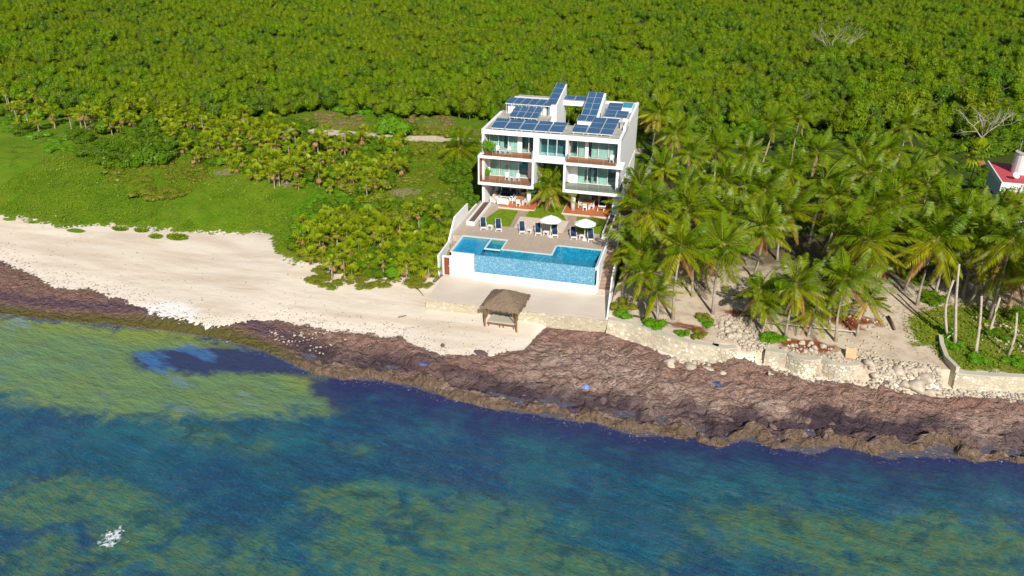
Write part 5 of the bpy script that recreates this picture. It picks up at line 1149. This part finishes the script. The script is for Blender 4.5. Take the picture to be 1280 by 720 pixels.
if under:
    q = np.array(under); gn_scatter('undergrowth', np.column_stack([q[:, :2], hz(q[:, 0], q[:, 1])-.08]), [m_ for k in KI for m_ in bush_me[k]], q[:, 2].astype(int), fg.uniform(0, 6, len(q)), np.column_stack([q[:, 3], q[:, 3], q[:, 4]]), 'low tangled undergrowth between the shrubs and palms')
# ---- coconut palms
WIND = np.array([.45, .85, .0])
def coco_crown(rg, nf=21, L0=3.9, dead=3):
    V, F, T, MI = [], [], [], []
    def add(v, f, t, m_):
        o = len(V); V.extend([tuple(map(float, p)) for p in v]); F.extend([tuple(i+o for i in q) for q in f]); T.extend([float(t)]*len(v)); MI.extend([m_]*len(f))
    for k in range(nf+dead):
        dd = k >= nf; az = k*2.399963+rg.normal()*.2; el = rg.uniform(-1.0, -.5) if dd else 1.35-1.75*((k+.5)/nf)**.9+rg.normal()*.1
        L = L0*rg.uniform(.8, 1.1)*(.75 if dd else 1); d = np.array([math.cos(az)*math.cos(el), math.sin(az)*math.cos(el), math.sin(el)])
        droop = rg.uniform(.28, .5); n = 9; ts = np.linspace(0, 1, n)
        p = np.array([d*L*t+np.array([0, 0, -droop*L*t*t*(.4+.6*math.cos(el))])+WIND*L*(.26 if not dd else .05)*t**1.7 for t in ts])
        tan = np.gradient(p, axis=0); tan /= np.linalg.norm(tan, axis=1, keepdims=True)
        yel = np.clip(.08+(k/nf)**2.2*.85+rg.normal()*.16, 0, 1)
        for i in range(n-1):
            w = .03*(1-ts[i]*.75); s = np.cross(tan[i], [0, 0, 1]); s /= np.linalg.norm(s)+1e-6; u = np.cross(s, tan[i])
            s2 = np.cross(tan[i+1], [0, 0, 1]); s2 /= np.linalg.norm(s2)+1e-6; w2 = .03*(1-ts[i+1]*.75)
            add([p[i]-s*w, p[i]+u*w*.8, p[i]+s*w, p[i+1]-s2*w2, p[i+1]+np.cross(s2, tan[i+1])*w2*.8, p[i+1]+s2*w2], [(0, 1, 4, 3), (1, 2, 5, 4)], yel, 2 if dd else 1)
        nl = 34
        for j in range(nl):
            t = .13+.86*(j+.5)/nl; x = t*(n-1); i = min(int(x), n-2); f_ = x-i
            c = p[i]*(1-f_)+p[i+1]*f_; tg = tan[i]*(1-f_)+tan[i+1]*f_; s = np.cross(tg, [0, 0, 1]); s /= np.linalg.norm(s)+1e-6
            ll = .95*(math.sin(math.pi*(.16+.8*t))**.7)*rg.uniform(.85, 1.1)*(L/3.9)
            for sg in (-1, 1):
                dr = s*sg*.8+tg*.55+np.array([0, 0, -.42-(.3 if dd else 0)+.12*rg.normal()])+WIND*.28; dr /= np.linalg.norm(dr)
                w = tg*.043; tip = c+dr*ll+np.array([0, 0, -.12*ll]); mid = c+dr*ll*.5
                add([c-w*.7, mid-w*1.15, tip, mid+w*1.15], [(0, 1, 2, 3)], np.clip(yel+.1*rg.normal(), 0, 1), 2 if dd else 0)
    for k in range(7):
        a = k*.9; c = np.array([.22*math.cos(a), .22*math.sin(a), -.18]); Vc, Fc = ICO1
        add(list(Vc*.13+c), [tuple(f) for f in Fc], .8, 1)
    me = bpy.data.meshes.new('crown'); me.from_pydata(V, [], F)
    for q in ('leaf_coco', 'rachis', 'leaf_dead'): me.materials.append(MT[q])
    me.polygons.foreach_set('material_index', MI); me.attributes.new('tint', 'FLOAT', 'POINT').data.foreach_set('value', np.array(T, np.float32)); me.update(); return me
coco_me = [coco_crown(np.random.default_rng(700+i), nf=22+(i*3) % 7, L0=3.7+.13*((i*5) % 7), dead=2+(i*2) % 6) for i in range(10)]
def coco(base, top, s, label, group=None, name='coconut_palm', crown=True, r=.15, cr_rot=None):
    base, top = np.array(base, float), np.array(top, float); rt = empty(name, base, label, 'palm', group); d = top-base; ks = np.linspace(0, 1, 7); bend = np.array([fg.normal()*.25, fg.normal()*.25, 0])
    P = [base+d*np.array([k**1.25, k**1.25, k])+bend*math.sin(math.pi*k)*.8 for k in ks]; P[0] = P[0]-[0, 0, .3]
    b = MB().tube(P, [r*1.5]+[r*(1-.35*k) for k in ks[1:]], 7); b.build('trunk', MT['trunk'] if crown else MT['deadtrunk'], rt, True)
    if crown:
        c = obj('crown', coco_me[fg.integers(10)], rt, tuple(d)); c.scale = (s, s, s); c.rotation_euler = (fg.normal()*.17, fg.normal()*.17, fg.normal()*.6 if cr_rot is None else cr_rot)
    return rt
occ2 = []
def coco_px(uc, vc, ub, vb, s, label, group=None):
    B = ground_pt(ub, vb); C = YP(uc, vc, B[1]+.4); occ2.append(B); return coco(B, C, s, label, group)
KN = [(852,308,841,399,1.0,'coconut palm with yellowing fronds standing left of the bare pale sand'),(903,306,891,392,1.0,'coconut palm with an orange hanging frond and a clear trunk on open sand'),(820,366,821,401,.75,'short coconut palm behind the round seagrape bush'),(803,340,808,392,.85,'coconut palm leaning over the thin boundary wall'),(888,318,884,362,.75,'slim coconut palm behind the clear trunk on open sand'),(869,318,866,371,.8,'slim coconut palm with bright yellow fronds near the open sand'),(951,362,953,412,.8,'coconut palm low over the rubble pile'),(959,384,951,419,.72,'short coconut palm just behind the rubble pile'),(996,355,982,421,.95,'coconut palm leaning right behind the left bowed wall'),(1019,388,1010,421,.65,'smallest coconut palm, on the reddish litter behind the bowed walls'),(1059,348,1045,427,1.0,'tall coconut palm directly behind the right bowed wall'),(1040,352,1036,411,.85,'coconut palm just inland of the tall one at the right bowed wall'),(1085,376,1072,421,.75,'short coconut palm with a dark leaning trunk at the open sandy gap'),(1105,318,1096,350,.9,'coconut palm with long fronds over the shaded sandy path'),(1180,324,1169,366,.85,'coconut palm at the dark bush beside the shaded path'),(1232,304,1210,382,1.1,'big coconut palm with wide fronds above the bare trunks')]
for a in KN: coco_px(*a)
bk = 'coconut palm deep in the crowded grove right of the villa'
BK = [(862,190),(931,192),(1021,190),(859,232),(955,238),(1045,246),(967,152),(1001,145),(824,140),(810,262),(1057,282),(840,284),(1132,157),(1111,253),(1180,258),(1171,195),(905,225),(1085,215),(1215,262),(1265,300),(1150,285),(860,262),(788,300),(800,316),(1085,300),(1262,330),(1275,350),(895,185),(828,210),(845,165),(800,232),(985,215),(1030,225),(1140,215),(1110,188),(1090,262),(1240,292),(1075,195),(1160,232),(1205,270),(1268,264),(1247,270),(1228,288),(1255,318),(1170,300),(1125,225),(912,268),(955,282),(930,232),(985,262)]
for u, v in BK:
    h = fg.uniform(6.0, 8.0); C = G(u, v, -1.6+h)
    if C[1] > 0: C = G(u, v, -.6+h)
    if C[1] < -13.0:
        C = YP(u, v, fg.uniform(-13, -8))
        if C[2] < .2: C = YP(u, v, -15.5)
        if C[2] < -.5: continue
    bx, by = C[0]-fg.uniform(-.1, .8), C[1]-fg.uniform(0, .6); occ2.append((bx, by)); coco((bx, by, hz1(bx, by)), C, fg.uniform(.8, 1.15), bk, 'coconut palms of the crowded grove')
for uc, vc, ub, vb, lb in ((1199,330,1194,430,'tall bare palm trunk without crown, right of a twin bare trunk'),(1192,350,1184,420,'bare palm trunk close left of the tallest bare one'),(1227,370,1219,443,'bare leaning palm trunk on the green patch'),(1250,372,1237,415,'bare palm trunk beside the pale boulders'),(1271,391,1260,443,'pale bare palm trunk behind the straight sea wall'),(1210,333,1204,362,'white short bare trunk in the palm shade')):
    B = ground_pt(ub, vb); C = YP(uc, vc, B[1]+.3); coco(B, C, 1, lb, None, 'bare_palm_trunk', False, .16)
B = ground_pt(1281, 435); coco(B, B+[.6, .3, 8], 1.0, 'coconut palm at the right edge behind the straight sea wall')
coco((8.6, .5, .06), (8.75, .8, 3.1), 1.0, 'coconut palm on the lawn in the villa courtyard')
B = ground_pt(575, 203); coco(B, B+[.1, 0, 2.4], 1.05, 'coconut palm beside the dirt road left of the villa')
B = ground_pt(333, 212); coco(B, B+[.1, 0, 1.0], .7, 'small coconut palm with arching fronds at the left pale plank')
B = ground_pt(448, 308); coco(B, B+[.1, 0, 1.0], .7, 'small coconut palm with arching fronds near the beach plank')
B = ground_pt(1208, 246); fp = fan_palm(B[0], B[1], 6.0, 2.2, 'tall fan palm with brown skirt left of the red roofed house', None)
B = G(486, 150, 1); 
# ---- dead trees
def dead_tree(base, h, label, seed, spread=.8):
    rg = np.random.default_rng(seed); rt = empty('dead_tree', base, label, 'tree'); b = MB(); base = np.array(base, float)
    def br(p, d, L, r, dep):
        q = p+d*L*.5+rg.normal(size=3)*L*.05; e = q+d*L*.5+rg.normal(size=3)*L*.06; b.tube([p, q, e], [r, r*.8, r*.6], 5)
        if dep:
            for i in range(3 if dep > 1 else 2):
                nd = d+rg.normal(size=3)*spread*np.array([1, 1, .5])+np.array([0, 0, .12]); br(e if i else q, nd/np.linalg.norm(nd), L*rg.uniform(.6, .85), r*.55, dep-1)
    t0 = len(b.f); tr = MB().tube([base-[0, 0, .3], base+[0, 0, h*.3]], [.22, .16], 7); tr.build('trunk', MT['palebranch'], rt)
    for i in range(4):
        d = np.array([math.cos(i*1.7)*.8, math.sin(i*1.7)*.8, .9]); br(base+[0, 0, h*.27], d/np.linalg.norm(d), h*.3, .11, 3)
    b.build('branches', MT['palebranch'], rt); return rt
P_ = G(1225, 180, 1); dead_tree((P_[0], P_[1], hz1(P_[0], P_[1])), 8.5, 'leafless pale grey tree standing behind the fan palm at the right', 4)
P_ = G(1040, 82, 1); dead_tree((P_[0], P_[1], hz1(P_[0], P_[1])), 12.5, 'thin leafless tree sticking out of the forest canopy', 9, .5)
# ---- ground cover
n = 190000; x = fg.uniform(-70, 0, n); y = fg.uniform(-18, 36, n)
msk = (y > yV(x)+fg.normal(size=n)*.5+.3); roadm = np.abs(y-np.interp(x, [-400,-100,-42,-28,-15,0,30], [10,21,26.6,27.0,28.4,29.6,32])) > 2.2
msk &= roadm & ~((x > -1.2) & (y > -16)); x, y = x[msk], y[msk]
z = hz(x, y); C = np.stack([x, y, z+.12+.35*(fbm(x*.3, y*.3, 3, 401)-.3)*fg.random(len(x))], -1); Nn = fg.normal(size=(len(x), 3))*.6+[0, 0, .7]
V, F = leaf_quads(C, Nn, fg.uniform(.03, .09, len(x))*np.where(fg.random(len(x)) < .07*fbm(x*.4, y*.4, 3, 405)*2, 2.2, 1.0), fg); T = np.repeat(np.clip(fbm(x*.25, y*.25, 3, 402)*1.6-.5+.3*fg.random(len(x)), 0, 1), 4)
tag(obj('ground_cover', np_mesh('ground_cover', V, F, MT['cover'], attrs=dict(tint=T))), 'low grass and creeping plants covering the field left of the villa', None, None, 'stuff')
ax, ay = [], []
for u, v, a, c2 in ((150,288,1.2,.5),(177,290,1.1,.5),(195,297,1.0,.55),(222,298,1.5,.85),(440,336,1.2,.45),(458,341,1.2,.45),(486,346,1.0,.55),(514,345,1.4,.8)):
    p = G(u, v, -3.6); k = int(600*a*c2); t = fg.uniform(0, 6.28, k); r_ = np.sqrt(fg.random(k)); ax.append(p[0]+a*r_*np.cos(t)); ay.append(p[1]+c2*r_*np.sin(t))
x, y = np.concatenate(ax), np.concatenate(ay); k = 11000
gx, gy = fg.uniform(49, 80, k), fg.uniform(-23, -9, k); mm = sdpoly(gx, gy, [(49.6,-14.4),(52.2,-12.2),(55.5,-10),(61.8,-9),(80,-8),(80,-19),(59,-22.6),(52.6,-23.2),(51.2,-19.5),(49.6,-19.8)]) > -.4; x = np.concatenate([x, gx[mm]]); y = np.concatenate([y, gy[mm]])
V, F = leaf_quads(np.stack([x, y, hz(x, y)+fg.uniform(.05, .3, len(x))], -1), fg.normal(size=(len(x), 3))*.6+[0, 0, .8], fg.uniform(.05, .14, len(x)), fg)
tag(obj('ground_cover', np_mesh('ground_cover', V, F, MT['cover'], attrs=dict(tint=np.repeat(fg.random(len(x)), 4)))), 'small green creeper mats on the beach edge and the green patch behind the sea wall', None, None, 'stuff')
k = 1500; x = fg.uniform(-60, 12, k); off_ = np.abs(fg.normal(size=k)); y = yS(x)+.3+off_*np.where(fg.random(k) < .35, 5, 1.2); mm = (y < yV(x)-.5) & ~((x > -1.5) & (y > -23.5)) & (x < 11); x, y = x[mm], y[mm]
V, F = leaf_quads(np.stack([x, y, hz(x, y)+.1], -1), fg.normal(size=(len(x), 3))*.25+[0, 0, 1], fg.uniform(.03, .12, len(x)), fg, .45)
tag(obj('seaweed_litter', np_mesh('seaweed_litter', V, F, MT['log'])), 'dark bits of dry seaweed strewn over the sand', None, None, 'stuff')
# ---- plants in pots on the balconies
def pot_plant(x, y, z, s, label, pot=True):
    r = empty('potted_plant', (x, y, z), label, 'potted plant')
    if pot: MB().box(x-.45, y-.3, z+.002, x+.45, y+.3, z+.5).build('pot', MT['terracotta'], r)
    c = obj('foliage', bush_me['bright'][0], r, (0, 0, .45)); c.scale = (s*.5, s*.5, s); return r
pot_plant(.95, -.25, 6.86, 1.7, 'tall leafy plant in a red planter box on the upper left balcony')
pot_plant(.3, .6, 3.38, 1.3, 'slim leafy plant in the wood clad corner of the lower left balcony')
